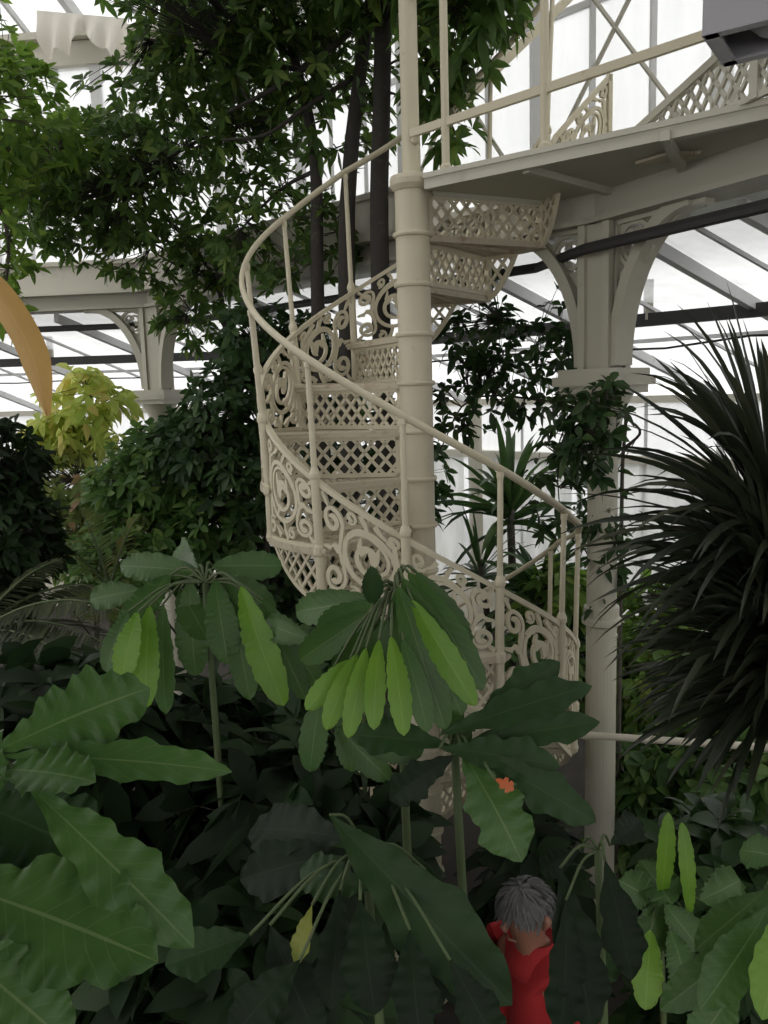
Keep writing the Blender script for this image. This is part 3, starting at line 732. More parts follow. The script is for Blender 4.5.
# jointed pole that runs from the stair past the column
pa, pb = at(571, 734, 3.76), at(830, 752, 3.25); m = MB(); d = pb - pa; n = 34; pts = [pa + d * i / n for i in range(n + 1)]
m.tube(pts, [.0225 if i % 9 == 2 else .0165 for i in range(n + 1)], 10)
tag(m.build('barrier_pole', M['pole'], loc=tuple(pa), smooth=True), 'cream jointed pole running level from the staircase across the front of the column', 'pole')
# ------------------------------------------------------------------ plants
def gnd(px, py, Y):
    p = at(px, py, Y); return (float(p[0]), float(p[1]), 0.0)
def A(px, py, Y): return tuple(float(x) for x in at(px, py, Y))
# three dark-trunked trees behind the stair
b = gnd(318, 300, 5.0)
plant('tree', 'thin grey-trunked tree with dense crown, furthest from the stair column of three behind the handrail', 'tree', b,
      [pblob(190, 130, 5.5, 110, 80, .7), pblob(110, 195, 5.8, 95, 55, .5), pblob(265, 215, 5.3, 55, 85, .4), pblob(240, 70, 5.3, 110, 60, .6), pblob(330, 235, 5.2, 35, 45, .3), pblob(250, 10, 5.2, 100, 60, .6)],
      1150, .085, .032, M['canopy'], 11, 6, [b, (b[0] - .02, b[1], 1.5), A(318, 310, 5.0), A(315, 160, 5.0), A(295, 60, 5.1), A(260, -60, 5.2)], tr=(.055, .02), bark='bark', group='dark-trunked trees behind the stair',
      branches=[([A(306, 90, 5.05), A(260, 120, 5.2), A(200, 140, 5.4), A(120, 190, 5.7)], .016), ([A(316, 170, 5.0), A(280, 190, 5.2), A(240, 230, 5.3)], .014), ([A(300, 70, 5.1), A(240, 60, 5.2), A(150, 40, 5.3)], .016), ([A(317, 200, 5.0), A(335, 220, 5.1), A(345, 250, 5.2)], .01)])
b = gnd(350, 300, 4.9)
plant('tree', 'leaning dark-trunked tree in the middle of three behind the handrail', 'tree', b,
      [pblob(300, 60, 5.0, 90, 60, .5), pblob(340, 120, 5.1, 50, 50, .35), pblob(230, 20, 4.8, 90, 50, .5), pblob(350, 10, 5.0, 60, 40, .5), pblob(250, -90, 4.6, 260, 80, .9)],
      700, .09, .034, M['canopy'], 12, 6, [b, (b[0] - .03, b[1], 1.6), A(347, 290, 4.9), A(350, 170, 4.9), A(362, 60, 4.9), A(380, -60, 4.9)], tr=(.065, .03), bark='bark', group='dark-trunked trees behind the stair',
      branches=[([A(368, 12, 4.9), A(335, 45, 4.85), A(280, 85, 4.8), A(228, 112, 4.8)], .022), ([A(358, 75, 4.9), A(310, 105, 4.85), A(265, 135, 4.8), A(222, 140, 4.8)], .016), ([A(372, -20, 4.9), A(300, -30, 4.8), A(245, 5, 4.7), A(218, 42, 4.7)], .014), ([A(375, -50, 4.9), A(340, -90, 4.7), A(280, -110, 4.6)], .02)])
b = gnd(381, 260, 4.75)
plant('tree', 'straight black-trunked tree close beside the stair column', 'tree', b,
      [pblob(450, 18, 4.3, 42, 40, .3), pblob(485, -12, 4.3, 42, 36, .3), pblob(475, 60, 4.35, 22, 30, .15), pblob(430, 75, 4.5, 22, 40, .15), pblob(400, -60, 4.5, 90, 60, .5), pblob(450, 125, 4.6, 25, 40, .12)],
      300, .12, .045, M['canopy'], 13, 6, [b, (b[0], b[1], 1.6), A(380, 260, 4.75), A(382, 100, 4.75), A(385, -60, 4.75)], tr=(.062, .045), bark='bark', group='dark-trunked trees behind the stair', droop=.45,
      branches=[([A(384, 20, 4.75), A(410, 5, 4.6), A(450, 10, 4.4), A(500, -5, 4.3)], .014), ([A(383, 70, 4.75), A(400, 60, 4.7), A(430, 70, 4.55)], .008), ([A(383, 90, 4.75), A(410, 100, 4.7), A(450, 120, 4.62)], .008), ([A(384, -30, 4.75), A(395, -50, 4.6), A(410, -70, 4.5)], .016)])
# lighter tree at the left edge
b = gnd(-60, 400, 5.0)
plant('tree', 'lighter green tree leaning in from the left side, its leaves against the bright glazing', 'tree', b,
      [pblob(15, 120, 5.0, 50, 75, .5), pblob(-5, 215, 4.9, 40, 80, .4), pblob(60, 150, 5.6, 60, 40, .5), pblob(5, 60, 5.2, 30, 35, .4), pblob(-60, 80, 5, 60, 160, .7), pblob(5, 300, 4.8, 26, 35, .2)],
      480, .088, .036, M['canopy_light'], 14, 6, [b, (b[0] + .03, 5.0, 1.5), A(-62, 300, 5.0), A(-40, 150, 5.0), A(-10, 60, 5.1)], tr=(.07, .02), bark='bark2')
b = gnd(230, 400, 6.2)
plant('tree', 'dark leafy tree whose branches hang in front of the far gallery beam', 'tree', b,
      [pblob(70, 215, 6.1, 55, 45, .35), pblob(150, 250, 6.0, 55, 45, .3), pblob(185, 315, 5.9, 32, 32, .2), pblob(40, 180, 6.0, 45, 40, .3), pblob(215, 270, 5.9, 40, 50, .3), pblob(110, 150, 6.1, 70, 40, .4)],
      520, .085, .034, M['canopy'], 15, 6, [b, (b[0], 6.2, 1.5), A(228, 380, 6.2), A(215, 280, 6.2), A(150, 200, 6.2)], tr=(.03, .012), bark='bark')
# shrubs left of the stair
b = gnd(250, 500, 5.2)
plant('shrub', 'tall dark-leaved shrub filling the gap just left of the stair handrail', 'shrub', b,
      [pblob(258, 345, 5.2, 38, 45, .3), pblob(235, 410, 5.2, 48, 50, .35), pblob(200, 450, 5.3, 60, 40, .4), pblob(310, 380, 5.6, 60, 70, .3), pblob(250, 480, 5.2, 60, 50, .4)],
      1000, .088, .038, M['dark'], 16, 5, tr=(.03, .012))
b = gnd(100, 470, 6.5)
plant('young_tree', 'young tree with lime-yellow leaves glowing against the white glass', 'tree', b,
      [pblob(82, 400, 6.1, 38, 28, .25), pblob(75, 430, 6.0, 45, 28, .25), pblob(112, 402, 6.1, 22, 14, .2), pblob(84, 377, 6.1, 22, 10, .2), pblob(50, 435, 6.0, 28, 20, .2)],
      130, .13, .06, M['lime'], 17, 5, [b, (b[0], 6.5, 1.3), A(92, 470, 6.5), A(97, 400, 6.5)], tr=(.03, .014), droop=.5, spread=1.3)
plant('shrub', 'speckled olive and reddish shrub below the lime-yellow young tree', 'shrub', gnd(85, 500, 6.0),
      [pblob(75, 480, 6.0, 55, 35, .4), pblob(120, 510, 5.9, 50, 40, .4), pblob(60, 530, 5.8, 50, 40, .4)], 380, .085, .042, M['olive'], 18, 5, droop=.5)
plant('shrub', 'broad mid-green shrub standing before the far white gallery column', 'shrub', gnd(170, 500, 5.4),
      [pblob(175, 445, 5.5, 55, 26, .35), pblob(150, 480, 5.4, 60, 45, .4), pblob(215, 520, 5.3, 60, 50, .4), pblob(140, 550, 5.2, 80, 45, .4)], 1000, .09, .038, M['mid'], 19, 5, droop=.3)
plant('shrub', 'near-black bush at the left side under the ochre leaf', 'shrub', gnd(5, 520, 3.9),
      [pblob(0, 470, 3.9, 40, 50, .3), pblob(10, 540, 3.8, 48, 60, .3), pblob(-30, 600, 3.8, 60, 60, .3)], 700, .085, .036, M['darker'], 20, 5)
plant('shrub', 'deep green bush in the shadow behind the lower stair panels', 'shrub', gnd(330, 600, 5.6),
      [pblob(330, 560, 5.6, 90, 70, .4), pblob(250, 600, 5.3, 70, 60, .4), pblob(400, 640, 5.4, 60, 60, .4), pblob(380, 480, 6.0, 70, 80, .3)], 950, .10, .045, M['dark'], 21, 5)
# climber round the right-hand column
b = gnd(622, 480, 4.35)
plant('climber', 'dark-leaved climber spreading from the right column across the bright glazing', 'climbing plant', b,
      [pblob(480, 335, 4.75, 50, 38, .15), pblob(530, 380, 4.7, 55, 50, .18), pblob(555, 330, 4.75, 30, 40, .12), pblob(470, 400, 4.8, 42, 40, .12), pblob(600, 405, 3.78, 24, 40, .12), pblob(582, 430, 3.85, 34, 45, .15), pblob(595, 440, 3.8, 28, 40, .14), pblob(560, 490, 4.4, 40, 60, .1), pblob(470, 285, 4.75, 30, 20, .1), pblob(605, 540, 4.1, 22, 90, .07)],
      430, .078, .038, M['dark'], 22, 4, [b, (b[0], b[1], 1.5), A(622, 480, 4.36), A(622, 400, 4.4), A(575, 345, 4.7), A(500, 320, 4.75)], tr=(.012, .007), bark='bark2', droop=.4,
      branches=[([A(622, 420, 4.38), A(540, 400, 4.7), A(470, 400, 4.78), A(440, 450, 4.8)], .009), ([A(622, 450, 4.36), A(640, 430, 3.95), A(600, 410, 3.8), A(585, 450, 3.85)], .008), ([A(600, 370, 4.5), A(560, 440, 4.5), A(560, 520, 4.4)], .006)], foliage_name='leaves')
# right-hand shrubs behind
plant('shrub', 'bright-leaved shrub behind the stair foot, between the column and the spiky plant', 'shrub', gnd(660, 640, 5.3),
      [pblob(655, 650, 5.3, 50, 40, .3), pblob(700, 690, 5.0, 60, 40, .3), pblob(640, 700, 5.1, 50, 50, .3), pblob(560, 600, 5.6, 40, 40, .3), pblob(655, 600, 5.6, 40, 25, .2)], 480, .12, .055, M['canopy_light'], 23, 5, droop=.4)
plant('shrub', 'dark shrub spreading low on the floor behind the barrier pole', 'shrub', gnd(700, 770, 4.4),
      [pblob(680, 770, 4.4, 70, 50, .4), pblob(740, 800, 4.0, 60, 70, .4), pblob(650, 830, 4.6, 60, 60, .4), pblob(520, 690, 5.2, 80, 60, .3)], 700, .13, .055, M['mid'], 24, 5, droop=.4)
def rosette(name, label, cat, base, crowns, mat, seed, elev=(-.2, 1.3), trunk_r=.035, az=(0, 6.283), group=None, stemmat='bark2', k=7):
    """strap-leaved plants: crowns = (centre, number of leaves, length, width, bend, height of the leafy column)"""
    rng = np.random.default_rng(seed); root = thing(name, label, cat, base, group)
    m = MB(); top = crowns[0][0]; m.tube(smooth_path([base, (base[0] * .5 + top[0] * .5 + .03, base[1] * .5 + top[1] * .5, top[2] * .5), top], 6), [trunk_r] * 13, 9)
    for c in crowns[1:]: m.tube(smooth_path([(base[0], base[1], .3), ((base[0] + c[0][0]) / 2, (base[1] + c[0][1]) / 2, c[0][2] * .5), c[0]], 5), [trunk_r * .8] * 11, 8)
    m.build('stem', M[stemmat], root, smooth=True); parts = []; o = 0; Vs = []; Qs = []
    for c, n, L, W, bend, hh in crowns:
        a = rng.uniform(az[0], az[1], n); u = rng.uniform(0, 1, n); e = elev[0] + (elev[1] - elev[0]) * u
        P = np.tile(np.array(c), (n, 1)) + np.stack([np.cos(a) * trunk_r, np.sin(a) * trunk_r, -hh + hh * u ** .8], 1)
        D = np.stack([np.cos(a) * np.cos(e), np.sin(a) * np.cos(e), np.sin(e)], 1)
        V, q = strap_arrays(P, D, L * rng.uniform(.75, 1.15, n), W * rng.uniform(.8, 1.2, n), bend * rng.uniform(.5, 1.5, n), rng, k)
        V[:, 2] = np.maximum(V[:, 2], .01); Vs.append(V); Qs.append(q + o); o += len(V)
    raw_mesh('leaves', np.concatenate(Vs), [np.concatenate(Qs)], mat, root); return root
rosette('dracaena', 'leafy dracaena standing behind the stair, just right of the central column', 'plant', gnd(508, 520, 6.2),
        [(A(510, 500, 6.2), 46, .62, .07, 1.0, .25), (A(480, 560, 6.0), 40, .5, .035, .8, .2)], M['strap_green'], 31, (-.1, 1.4), .03)
rosette('dracaena', 'broad green rosette plant low behind the stair scrollwork', 'plant', gnd(535, 600, 5.7),
        [(A(540, 585, 5.7), 60, .5, .075, 1.3, .25), (A(575, 640, 5.6), 40, .45, .06, 1.3, .2)], M['strap_green'], 32, (-.2, 1.3), .03)
rosette('pandanus', 'large spiky plant with dark narrow sword leaves at the right', 'plant', gnd(800, 620, 2.75),
        [(A(780, 480, 2.75), 150, .64, .034, .95, .4), (A(782, 590, 2.72), 260, .52, .036, .85, .4), (A(795, 645, 2.7), 170, .48, .036, .9, .2)], M['strap'], 33, (-.12, 1.45), .05, (1.7, 4.9), k=9)
def frond(root, base, tip, width, mat, n=44, sag=.25):
    a, b = np.array(base, float), np.array(tip, float); d = b - a; L = np.linalg.norm(d); s = unit(np.cross(d, np.array([0, 0, 1.0])))
    t = np.linspace(.08, 1, n); spine = a + d * t[:, None] + np.array([0, 0, 1.0]) * (sag * L * (4 * t * (1 - t)) * .5)[:, None]; out = []
    for sg in (1, -1):
        D = unit(d) * .55 + s * sg + np.array([0, 0, -.15]); D = np.tile(D, (n, 1)) + np.random.default_rng(5).normal(0, .06, (n, 3))
        ll = width * np.sin(PI * np.clip(t, .05, .97)) ** .6; out.append(leaf_arrays(spine, D, np.tile(np.array([0, 0, 1.0]), (n, 1)), ll, ll * .09 + .004, .15, .1))
    V, q, t3 = merge(out); fr = raw_mesh('frond', V, [q, t3], mat, root)
    m = MB(); m.tube([a] + list(spine), np.linspace(.008, .002, n + 1), 6); m.build('rachis', M['stem'], fr); return fr
t_ = thing('cycad', 'feathery cycad fronds arching low at the left below the dark bush', 'plant', gnd(-20, 640, 3.2))
m = MB(); p0 = A(-30, 640, 3.2); m.tube([gnd(-20, 640, 3.2), (p0[0], p0[1], p0[2] * .5), p0], [.09, .08, .06], 10); m.build('trunk', M['bark'], t_)
for tx, ty, Y in ((120, 610, 3.0), (115, 650, 2.9), (100, 690, 2.7), (60, 560, 3.4), (90, 585, 3.5), (-90, 600, 3.0), (20, 720, 2.6)): frond(t_, p0, A(tx, ty, Y), .17, M['fern'])
t_ = thing('palm', 'pale feathery palm seedling among the shrubs at lower left', 'plant', gnd(110, 570, 4.3))
m = MB(); p0 = A(110, 590, 4.3); m.tube([gnd(110, 570, 4.3), (p0[0], p0[1], p0[2] * .5), p0], [.03, .025, .02], 8); m.build('trunk', M['stem'], t_)
for tx, ty, Y in ((40, 535, 4.2), (80, 510, 4.4), (140, 515, 4.4), (170, 560, 4.3), (60, 600, 4.0), (150, 620, 4.1), (105, 620, 3.9)): frond(t_, p0, A(tx, ty, Y), .2, M['olive'], 36)

# foreground plants with large leaves, each leaf a part
def leafplant(name, label, base, hub, leaves, mat, stem='stem', r=.014, **kw):
    root = thing(name, label, 'plant', base); m = MB(); h = np.array(hub)
    m.tube(smooth_path([base, (base[0] * .6 + h[0] * .4 + .02, base[1] * .6 + h[1] * .4, h[2] * .5), tuple(h)], 6), np.linspace(r, r * .6, 13), 8); m.build('stem', M[stem], root, smooth=True)
    for i, lf in enumerate(leaves):
        bx, by, bY, tx, ty, tY, wpx = lf[:7]; o = lf[7] if len(lf) > 7 else {}
        a, b = at(bx, by, bY), at(tx, ty, tY); k = dict(kw); k.update(o); mt = k.pop('mat', mat); lab = k.pop('label', None)
        ob = big_leaf(root, a, b, wpx / F * (bY + tY) / 2, mt, seed=i * 7 + len(label), **k)
        if lab: ob['label'] = lab
        st = MB(); st.tube(smooth_path([tuple(h), tuple((h + a) / 2 + np.array([0, 0, .03])), tuple(a)], 4), [.0032] * 9, 6); st.build('leaf_stalk', M['stem'], ob, smooth=True)
    return root
leafplant('large_leaf_plant', 'broad wavy-leaved plant filling the lower left corner in front', gnd(-25, 790, 1.25), A(-20, 770, 1.2), [
    (-5, 752, 1.15, 150, 688, 1.3, 84, dict(face=(-.3, -.8, .55))), (0, 756, 1.15, 232, 772, 1.2, 46, dict(face=(0, -.6, .8))),
    (-10, 770, 1.15, 96, 782, 1.1, 66), (28, 785, 1.12, 194, 948, 1.05, 74, dict(face=(.2, -.75, .6))),
    (-30, 800, 1.2, 105, 860, 1.2, 100, dict(mat='bigdark')), (-70, 850, 1.15, 80, 900, 1.15, 90, dict(mat='bigdark')),
    (-60, 880, 1.08, 158, 962, 1.0, 130, dict(face=(.1, -.7, .7))), (-60, 935, .98, 70, 1045, .95, 95, dict(mat='big')),
    (-60, 700, 1.25, -5, 800, 1.1, 70)], 'big', r=.02, lob=.13, wav=.07, nlob=3.6, sag=.10)
leafplant('umbrella_leaf_plant', 'plant with bright drooping leaves left of the stair, in front of the dark shrubs', gnd(205, 640, 2.15), A(205, 582, 2.15), [
    (241, 586, 2.02, 284, 706, 1.92, 36, dict(mat='bright')), (138, 612, 2.05, 122, 682, 2.0, 30, dict(mat='bright')), (150, 606, 2.1, 146, 708, 2.02, 30, dict(mat='bright')), (163, 604, 2.14, 166, 714, 2.08, 26), (128, 612, 2.1, 106, 672, 2.05, 26),
    (215, 580, 2.12, 228, 664, 2.06, 36), (190, 580, 2.18, 196, 676, 2.14, 36), (262, 600, 2.05, 322, 690, 2.0, 28), (266, 610, 2.04, 306, 700, 1.98, 26), (255, 604, 2.1, 294, 650, 2.05, 26), (200, 572, 2.2, 120, 566, 2.3, 32), (212, 566, 2.2, 282, 566, 2.3, 32), (198, 570, 2.2, 180, 545, 2.5, 28), (232, 600, 2.12, 250, 700, 2.05, 30), (180, 590, 2.2, 208, 640, 2.1, 36), (140, 590, 2.25, 90, 600, 2.3, 30), (170, 575, 2.2, 120, 636, 2.1, 34), (222, 576, 2.15, 275, 612, 2.1, 34)], 'big', face=(0, -.9, .3), prof='oblong', lob=.06, nlob=6, wav=.07)
leafplant('umbrella_leaf_plant', 'plant with a bright fan of hanging wavy leaves right in front of the stair', gnd(395, 640, 1.75), A(396, 588, 1.75), [
    (408, 572, 1.70, 484, 690, 1.60, 34), (403, 578, 1.68, 462, 716, 1.58, 42), (398, 586, 1.66, 446, 730, 1.56, 38), (416, 572, 1.72, 470, 650, 1.7, 32), (395, 592, 1.67, 426, 712, 1.58, 38), (412, 600, 1.64, 476, 706, 1.55, 30, dict(mat='bright')),
    (391, 636, 1.60, 404, 736, 1.52, 26, dict(mat='bright')), (379, 640, 1.61, 374, 730, 1.53, 24, dict(mat='bright')), (366, 648, 1.62, 348, 738, 1.55, 24, dict(mat='bright')), (357, 654, 1.63, 326, 730, 1.57, 25, dict(mat='bright')), (350, 660, 1.65, 306, 710, 1.60, 25, dict(mat='bright')), (403, 640, 1.60, 428, 732, 1.54, 28),
    (384, 604, 1.75, 318, 632, 1.85, 38), (376, 600, 1.78, 296, 612, 1.95, 38), (370, 612, 1.75, 300, 660, 1.82, 36), (380, 616, 1.74, 330, 690, 1.78, 34), (388, 620, 1.7, 360, 690, 1.7, 34), (373, 604, 1.7, 372, 566, 1.68, 22, dict(mat='bigdark', prof='oval', label='small dark upright leaf')),
    (322, 690, 1.7, 310, 772, 1.66, 32), (335, 725, 1.7, 390, 780, 1.66, 32), (360, 745, 1.68, 424, 750, 1.66, 34), (310, 640, 1.9, 264, 622, 2.0, 32), (432, 700, 1.64, 470, 742, 1.58, 28), (345, 700, 1.72, 352, 772, 1.68, 30)], 'big', face=(0, -.92, .25), prof='oblong', lob=.06, nlob=7, wav=.08)
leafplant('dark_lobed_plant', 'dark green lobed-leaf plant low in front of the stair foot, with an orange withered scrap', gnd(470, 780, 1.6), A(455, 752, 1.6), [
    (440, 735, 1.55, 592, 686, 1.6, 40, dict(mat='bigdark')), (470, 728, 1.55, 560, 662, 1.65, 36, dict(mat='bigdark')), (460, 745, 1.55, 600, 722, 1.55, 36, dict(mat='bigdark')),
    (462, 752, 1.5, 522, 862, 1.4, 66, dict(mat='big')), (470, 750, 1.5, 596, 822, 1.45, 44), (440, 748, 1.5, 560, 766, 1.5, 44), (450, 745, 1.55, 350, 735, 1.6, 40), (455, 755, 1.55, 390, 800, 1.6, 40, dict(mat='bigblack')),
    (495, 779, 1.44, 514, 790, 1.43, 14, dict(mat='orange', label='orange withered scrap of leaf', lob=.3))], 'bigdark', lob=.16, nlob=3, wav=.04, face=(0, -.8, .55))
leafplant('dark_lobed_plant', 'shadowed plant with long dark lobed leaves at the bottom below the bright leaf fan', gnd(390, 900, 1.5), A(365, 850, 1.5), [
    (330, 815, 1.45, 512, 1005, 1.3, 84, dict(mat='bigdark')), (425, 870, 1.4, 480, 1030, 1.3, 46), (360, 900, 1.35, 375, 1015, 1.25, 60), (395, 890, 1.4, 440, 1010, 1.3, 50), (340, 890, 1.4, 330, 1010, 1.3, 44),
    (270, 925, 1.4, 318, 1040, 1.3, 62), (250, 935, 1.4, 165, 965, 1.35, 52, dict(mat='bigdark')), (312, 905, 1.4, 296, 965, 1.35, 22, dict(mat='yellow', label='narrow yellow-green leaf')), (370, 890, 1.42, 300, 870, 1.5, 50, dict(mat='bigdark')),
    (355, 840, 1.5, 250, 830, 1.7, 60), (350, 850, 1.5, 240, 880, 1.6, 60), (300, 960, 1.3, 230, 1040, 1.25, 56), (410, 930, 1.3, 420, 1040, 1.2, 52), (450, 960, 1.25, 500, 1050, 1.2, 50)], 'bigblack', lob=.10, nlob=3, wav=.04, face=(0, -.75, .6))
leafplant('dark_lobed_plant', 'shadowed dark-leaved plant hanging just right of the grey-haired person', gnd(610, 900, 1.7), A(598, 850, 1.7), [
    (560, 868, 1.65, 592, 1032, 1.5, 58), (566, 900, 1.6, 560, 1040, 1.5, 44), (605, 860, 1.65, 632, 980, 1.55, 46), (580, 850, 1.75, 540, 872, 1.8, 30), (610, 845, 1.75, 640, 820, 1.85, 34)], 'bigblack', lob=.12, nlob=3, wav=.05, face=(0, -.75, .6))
leafplant('glossy_leaf_plant', 'plant with upright wavy pale leaves at lower right beside the column foot', gnd(665, 900, 2.3), A(660, 900, 2.3), [
    (660, 905, 2.2, 668, 812, 2.2, 20, dict(mat='bright')), (690, 920, 2.15, 682, 822, 2.2, 18, dict(mat='bright')), (655, 900, 2.2, 618, 880, 2.2, 44, dict(mat='big')), (660, 900, 2.2, 640, 960, 2.1, 40), (665, 905, 2.15, 700, 950, 2.1, 40), (650, 930, 2.1, 645, 1010, 2.0, 34, dict(mat='bright')), (670, 930, 2.1, 690, 1000, 2.0, 40), (640, 860, 2.3, 672, 905, 2.15, 46), (700, 900, 2.2, 740, 880, 2.3, 44), (615, 930, 2.2, 600, 985, 2.1, 34, dict(mat='bigdark'))], 'big', lob=.06, wav=.09, nlob=6, face=(0, -.85, .5), prof='oblong')
leafplant('large_leaf_plant', 'green broad-leaved plant in the lower right corner in front', gnd(800, 950, 1.5), A(785, 880, 1.5), [
    (775, 880, 1.45, 742, 990, 1.35, 46), (765, 890, 1.5, 695, 950, 1.45, 42), (770, 905, 1.4, 700, 1010, 1.3, 52), (785, 900, 1.35, 762, 1020, 1.25, 50, dict(mat='bright')), (760, 930, 1.4, 660, 1010, 1.4, 44), (740, 980, 1.35, 690, 1050, 1.3, 50), (790, 860, 1.5, 740, 850, 1.6, 40)], 'big', lob=.06, wav=.05, face=(0, -.75, .6))
# shaded undergrowth that closes the view to the floor
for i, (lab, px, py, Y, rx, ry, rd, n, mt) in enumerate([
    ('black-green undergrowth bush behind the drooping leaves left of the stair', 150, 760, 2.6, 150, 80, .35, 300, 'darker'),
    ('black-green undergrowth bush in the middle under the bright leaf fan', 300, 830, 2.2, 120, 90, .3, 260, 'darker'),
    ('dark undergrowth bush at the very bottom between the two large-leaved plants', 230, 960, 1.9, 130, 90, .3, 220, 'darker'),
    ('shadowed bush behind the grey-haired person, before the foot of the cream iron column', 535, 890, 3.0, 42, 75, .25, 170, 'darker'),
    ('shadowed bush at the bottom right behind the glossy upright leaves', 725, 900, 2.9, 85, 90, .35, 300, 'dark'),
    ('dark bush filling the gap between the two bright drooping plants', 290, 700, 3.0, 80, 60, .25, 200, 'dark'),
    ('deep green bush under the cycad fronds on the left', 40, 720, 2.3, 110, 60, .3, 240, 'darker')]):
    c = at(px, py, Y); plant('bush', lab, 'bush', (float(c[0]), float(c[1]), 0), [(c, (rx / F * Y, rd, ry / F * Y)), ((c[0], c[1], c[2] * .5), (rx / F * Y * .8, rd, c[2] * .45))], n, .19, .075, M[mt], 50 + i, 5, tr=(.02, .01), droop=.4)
# ochre strap leaf hanging close in front, top left
t_ = thing('strap_leaf', 'ochre withered strap leaf curving down close in front at the left', 'leaf', A(-60, 250, .85))
m = MB(); vs = []; uv = []; fs = []; pth = smooth_path([A(-60, 262, .85), A(-15, 285, .82), A(14, 320, .8), A(34, 362, .79), A(46, 416, .78)], 8); n = len(pth)
for i, p in enumerate(pth):
    d = np.array(pth[min(i + 1, n - 1)]) - np.array(pth[max(i - 1, 0)]); s = unit(np.cross(d, np.array([.25, 1.0, .1]))); t = i / (n - 1); wd = .0165 * (1 if t < .75 else max(.16, (1 - (t - .75) / .25) ** .6))
    for j in range(5):
        x = -1 + j / 2; vs.append(np.array(p) + s * x * wd + np.array([0, .006 * abs(x), 0])); uv.append((t, .5 + x / 2))
for i in range(n - 1):
    for j in range(4): q = i * 5 + j; fs.append((q, q + 1, q + 6, q + 5))
m.add(vs, fs); m.uv = uv; m.build('blade', M['ochre'], t_, smooth=True)
m = MB(); m.tube(smooth_path([A(-60, 262, .85), A(-170, 262, .9), (-1.0, 1.0, 3.05), (-1.08, 1.02, 1.6), (-1.1, 1.02, 0)], 6), .008, 8); m.build('stalk', M['stem'], t_, smooth=True)

# unseen trees added over and behind the viewer to darken the foreground
for i, (bx, by, cx, cy_, lab) in enumerate([(1.6, -1.6, .4, -.2, 'unseen shade tree added behind the viewpoint, its crown overhead'), (-2.2, -.9, -1.8, .9, 'unseen shade tree added at the left of the viewpoint, its crown overhead')]):
    plant('tree', lab, 'tree', (bx, by, 0), [((cx, cy_, 5.6), (1.9, 1.9, .7)), ((cx + .6, cy_ - 1.6, 5.0), (1.8, 1.6, .9)), ((cx - .8, cy_ + .6, 6.0), (1.7, 1.5, .5))], 1300, .26, .11, M['dark'], 90 + i, 5,
          [(bx, by, 0), (bx + .05, by, 2), (bx, by + .05, 3.6), ((bx + cx) / 2, (by + cy_) / 2, 4.8), (cx, cy_, 5.6)], tr=(.1, .04), bark='bark')
# ------------------------------------------------------------------ visitor below the stair
PX, PY = .485, 2.42
PR = thing('person', 'grey-haired person in a red top looking down, half hidden by dark leaves below the stair', 'person', (PX, PY, 0))
fa = math.atan2(-.55, -.83)                      # facing towards the left and the viewer
fx, fy = math.cos(fa), math.sin(fa); sx_, sy_ = -fy, fx
def pl(f, s, z): return (f * fx + s * sx_, f * fy + s * sy_, z)
def skin_obj(name, verts, edges, radii, mat, parent, sub=2, root=0):
    me = bpy.data.meshes.new(name); me.from_pydata([pl(*v) for v in verts], edges, []); ob = bpy.data.objects.new(name, me); COL.objects.link(ob)
    ob.parent = parent; ORI[ob.name] = ORI[parent.name]; md = ob.modifiers.new('skin', 'SKIN'); md.use_smooth_shade = True
    sv = me.skin_vertices[0].data
    for i, r in enumerate(radii): sv[i].radius = (r, r) if not isinstance(r, tuple) else r; sv[i].use_root = (i == root)
    sb = ob.modifiers.new('sub', 'SUBSURF'); sb.levels = sub; sb.render_levels = sub
    me.materials.append(mat); return ob
# body: pelvis, spine, neck, head, arms with hands, legs
bv = [(0, 0, .86), (.0, 0, 1.02), (.02, 0, 1.20), (.04, 0, 1.285), (.075, 0, 1.345), (.095, 0, 1.40), (.10, 0, 1.47), (.09, 0, 1.52)]; be = [(i, i + 1) for i in range(7)]
br_ = [.115, .105, .11, .06, .045, .06, .072, .05]
for s in (1, -1):
    b = len(bv); bv += [(.03, s * .15, 1.25), (-.01, s * .20, 1.02), (.10, s * .19, .82), (.135, s * .185, .765), (.165, s * .185, .735)]; br_ += [.05, .042, .034, .026, .022]
    be += [(3, b), (b, b + 1), (b + 1, b + 2), (b + 2, b + 3), (b + 3, b + 4)]
    for q, (ff, dz) in enumerate(((-.028, -.07), (-.010, -.085), (.010, -.082), (.027, -.066))):
        c = len(bv); bv += [(.175 + .004 * q, s * (.185 + ff), .735 + dz * .45), (.172, s * (.183 + ff * 1.1), .735 + dz * .75), (.160, s * (.181 + ff * 1.1), .735 + dz)]; br_ += [.0095, .0085, .007]; be += [(b + 4, c), (c, c + 1), (c + 1, c + 2)]
    c = len(bv); bv += [(.165, s * .150, .745), (.178, s * .135, .722)]; br_ += [.011, .008]; be += [(b + 3, c), (c, c + 1)]
    l = len(bv); bv += [(0, s * .09, .80), (.03, s * .095, .45), (-.01, s * .095, .08), (.10, s * .11, .035)]; br_ += [.085, .058, .038, .035]; be += [(0, l), (l, l + 1), (l + 1, l + 2), (l + 2, l + 3)]
body = skin_obj('body', bv, be, br_, M['skin'], PR)
jv = [(0, 0, .80), (0, 0, 1.02), (.02, 0, 1.20), (.06, 0, 1.345)]; je = [(0, 1), (1, 2), (2, 3)]; jr = [.14, .13, .145, .088]
for s in (1, -1):
    b = len(jv); jv += [(.03, s * .155, 1.25), (-.01, s * .205, 1.02), (.09, s * .195, .835)]; jr += [.068, .056, .046]; je += [(3, b), (b, b + 1), (b + 1, b + 2)]
skin_obj('red_top', jv, je, jr, M['red'], PR)
tv = [(0, 0, .88)]; te = []; trr = [.135]
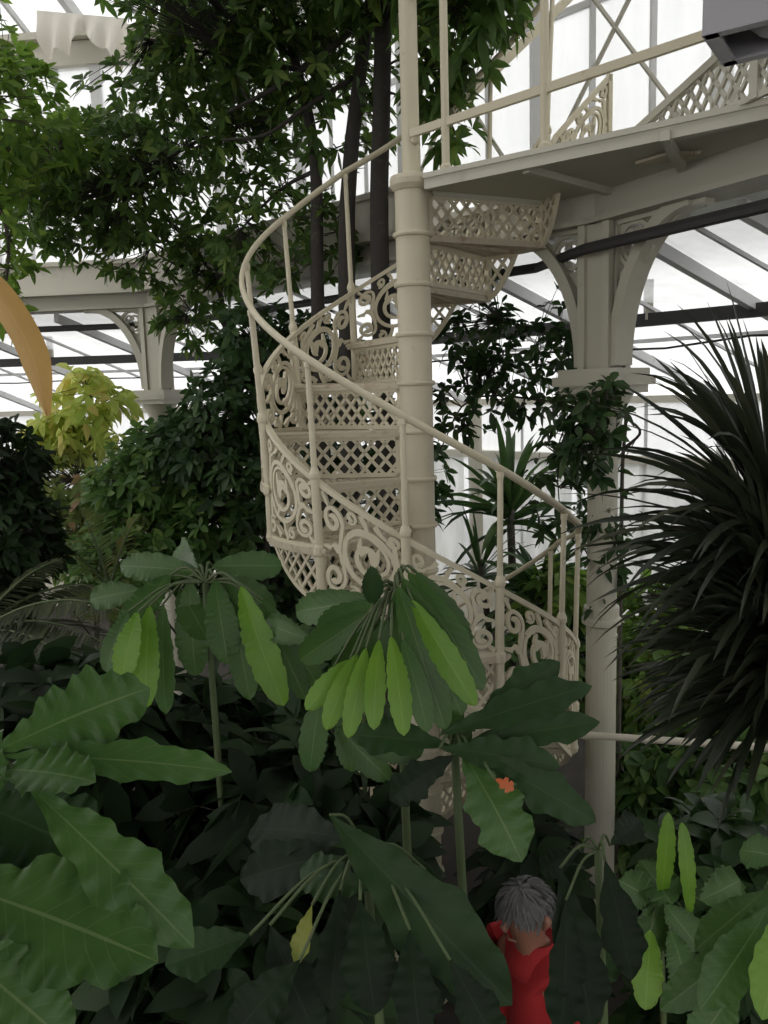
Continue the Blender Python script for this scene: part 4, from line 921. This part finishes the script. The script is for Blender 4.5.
for s in (1, -1):
    l = len(tv); tv += [(0, s * .09, .78), (.03, s * .097, .45), (-.01, s * .097, .10)]; trr += [.1, .075, .058]; te += [(0, l), (l, l + 1), (l + 1, l + 2)]
skin_obj('trousers', tv, te, trr, M['trousers'], PR)
for s in (1, -1):
    m = MB(); c = pl(.05, s * .105, 0)
    m.tube([(PX + q[0], PY + q[1], q[2]) for q in (pl(-.07, s * .10, .04), pl(-.03, s * .10, .05), pl(.06, s * .108, .045), pl(.13, s * .115, .035), pl(.16, s * .117, .03))], [.025, .042, .044, .038, .02], 10); m.build('shoe', M['slot'], PR, smooth=True)
def hp(f, s, z): q = pl(.10 + f, s, 1.47 + z); return (PX + q[0], PY + q[1], q[2])
# short grey hair: a shell over crown, back and sides
vs = []; fs = []; nu, nv_ = 24, 12; rg = random.Random(3)
for i in range(nv_ + 1):
    for j in range(nu):
        a = 2 * PI * j / nu; ca = math.cos(a); lim = .98 + .92 * (1 - ca) / 2 * 1.25 + rg.uniform(-.03, .03); ph = lim * i / nv_; r = .086 + .004 * math.sin(j * 5.1 + i * .6) + rg.uniform(-.003, .003)
        tilt = .35; f, s, z = r * 1.02 * math.sin(ph) * ca, r * .88 * math.sin(ph) * math.sin(a), r * 1.02 * math.cos(ph)
        vs.append(hp(f * math.cos(tilt) + z * math.sin(tilt) - .005, s, -f * math.sin(tilt) + z * math.cos(tilt)))
for i in range(nv_):
    for j in range(nu): fs.append((i * nu + j, i * nu + (j + 1) % nu, (i + 1) * nu + (j + 1) % nu, (i + 1) * nu + j))
m = MB(); m.add(vs, fs); m.build('hair', M['hair'], PR, smooth=True)
m = MB(); m.tube([hp(.065, 0, .0), hp(.088, 0, -.03), hp(.082, 0, -.045)], [.008, .014, .006], 8); m.build('nose', M['skin'], PR, smooth=True)
for s in (1, -1):
    m = MB(); m.lathe(hp(.064, s * .03, -.008), [(.002, -.005), (.006, -.003), (.007, 0), (.006, .003), (.002, .005)], 10); m.build('eye', M['slot'], PR, smooth=True)
    m = MB(); m.tube([hp(-.005, s * .078, .015), hp(-.012, s * .088, .0), hp(.0, s * .078, -.03)], [.008, .014, .006], 8); m.build('ear', M['skin'], PR, smooth=True)
m = MB(); m.tube([hp(.058, -.022, -.075), hp(.068, 0, -.074), hp(.058, .022, -.075)], [.003, .005, .003], 6); m.build('mouth', M['skin'], PR, smooth=True)

m = MB(); c = pl(.055, 0, 0); m.lathe((PX + c[0], PY + c[1], 1.0), [(.10, .26), (.088, .29), (.072, .33), (.066, .36), (.058, .362), (.05, .33)], 20); m.build('collar', M['red'], PR, smooth=True)

rng = np.random.default_rng(8); n = 420; a_ = rng.uniform(0, 6.283, n); ph_ = rng.uniform(.05, 1, n) ** .7 * (.92 + .93 * (1 - np.cos(a_)) / 2); hr = .089
def hpt(ph, a):
    f, s, z = hr * 1.02 * np.sin(ph) * np.cos(a), hr * .88 * np.sin(ph) * np.sin(a), hr * 1.02 * np.cos(ph); tl = .35
    f, z = f * math.cos(tl) + z * math.sin(tl) + .095, -f * math.sin(tl) + z * math.cos(tl) + 1.47
    return np.stack([PX + f * fx + s * sx_, PY + f * fy + s * sy_, z], 1)
Pn = hpt(ph_, a_); Dn = hpt(ph_ + .08, a_ + rng.normal(0, .05, n)) - Pn; Un = Pn - np.array(hp(0, 0, 0))
V, q, t3 = leaf_arrays(Pn, Dn, Un, np.full(n, .05) * rng.uniform(.7, 1.3, n), np.full(n, .011), .12, .2)
raw_mesh('hair_locks', V, [q, t3], M['hair'], PR)
# ------------------------------------------------------------------ light
w = bpy.data.worlds.new('overcast_sky'); SC.world = w; w.use_nodes = True; nt = w.node_tree; nt.nodes.clear()
bg = N(nt, 'ShaderNodeBackground'); bg.inputs[0].default_value = (1.0, .985, .96, 1); bg.inputs[1].default_value = 2.4
wo_ = N(nt, 'ShaderNodeOutputWorld'); nt.links.new(bg.outputs[0], wo_.inputs[0])
SC.view_settings.view_transform = 'Standard'; SC.view_settings.look = 'None'; SC.view_settings.gamma = 1; SC.view_settings.use_curve_mapping = False
SC.view_settings.exposure = -0.6
SC.cycles.max_bounces = 10; SC.cycles.transparent_max_bounces = 24; SC.cycles.transmission_bounces = 8; SC.cycles.diffuse_bounces = 5
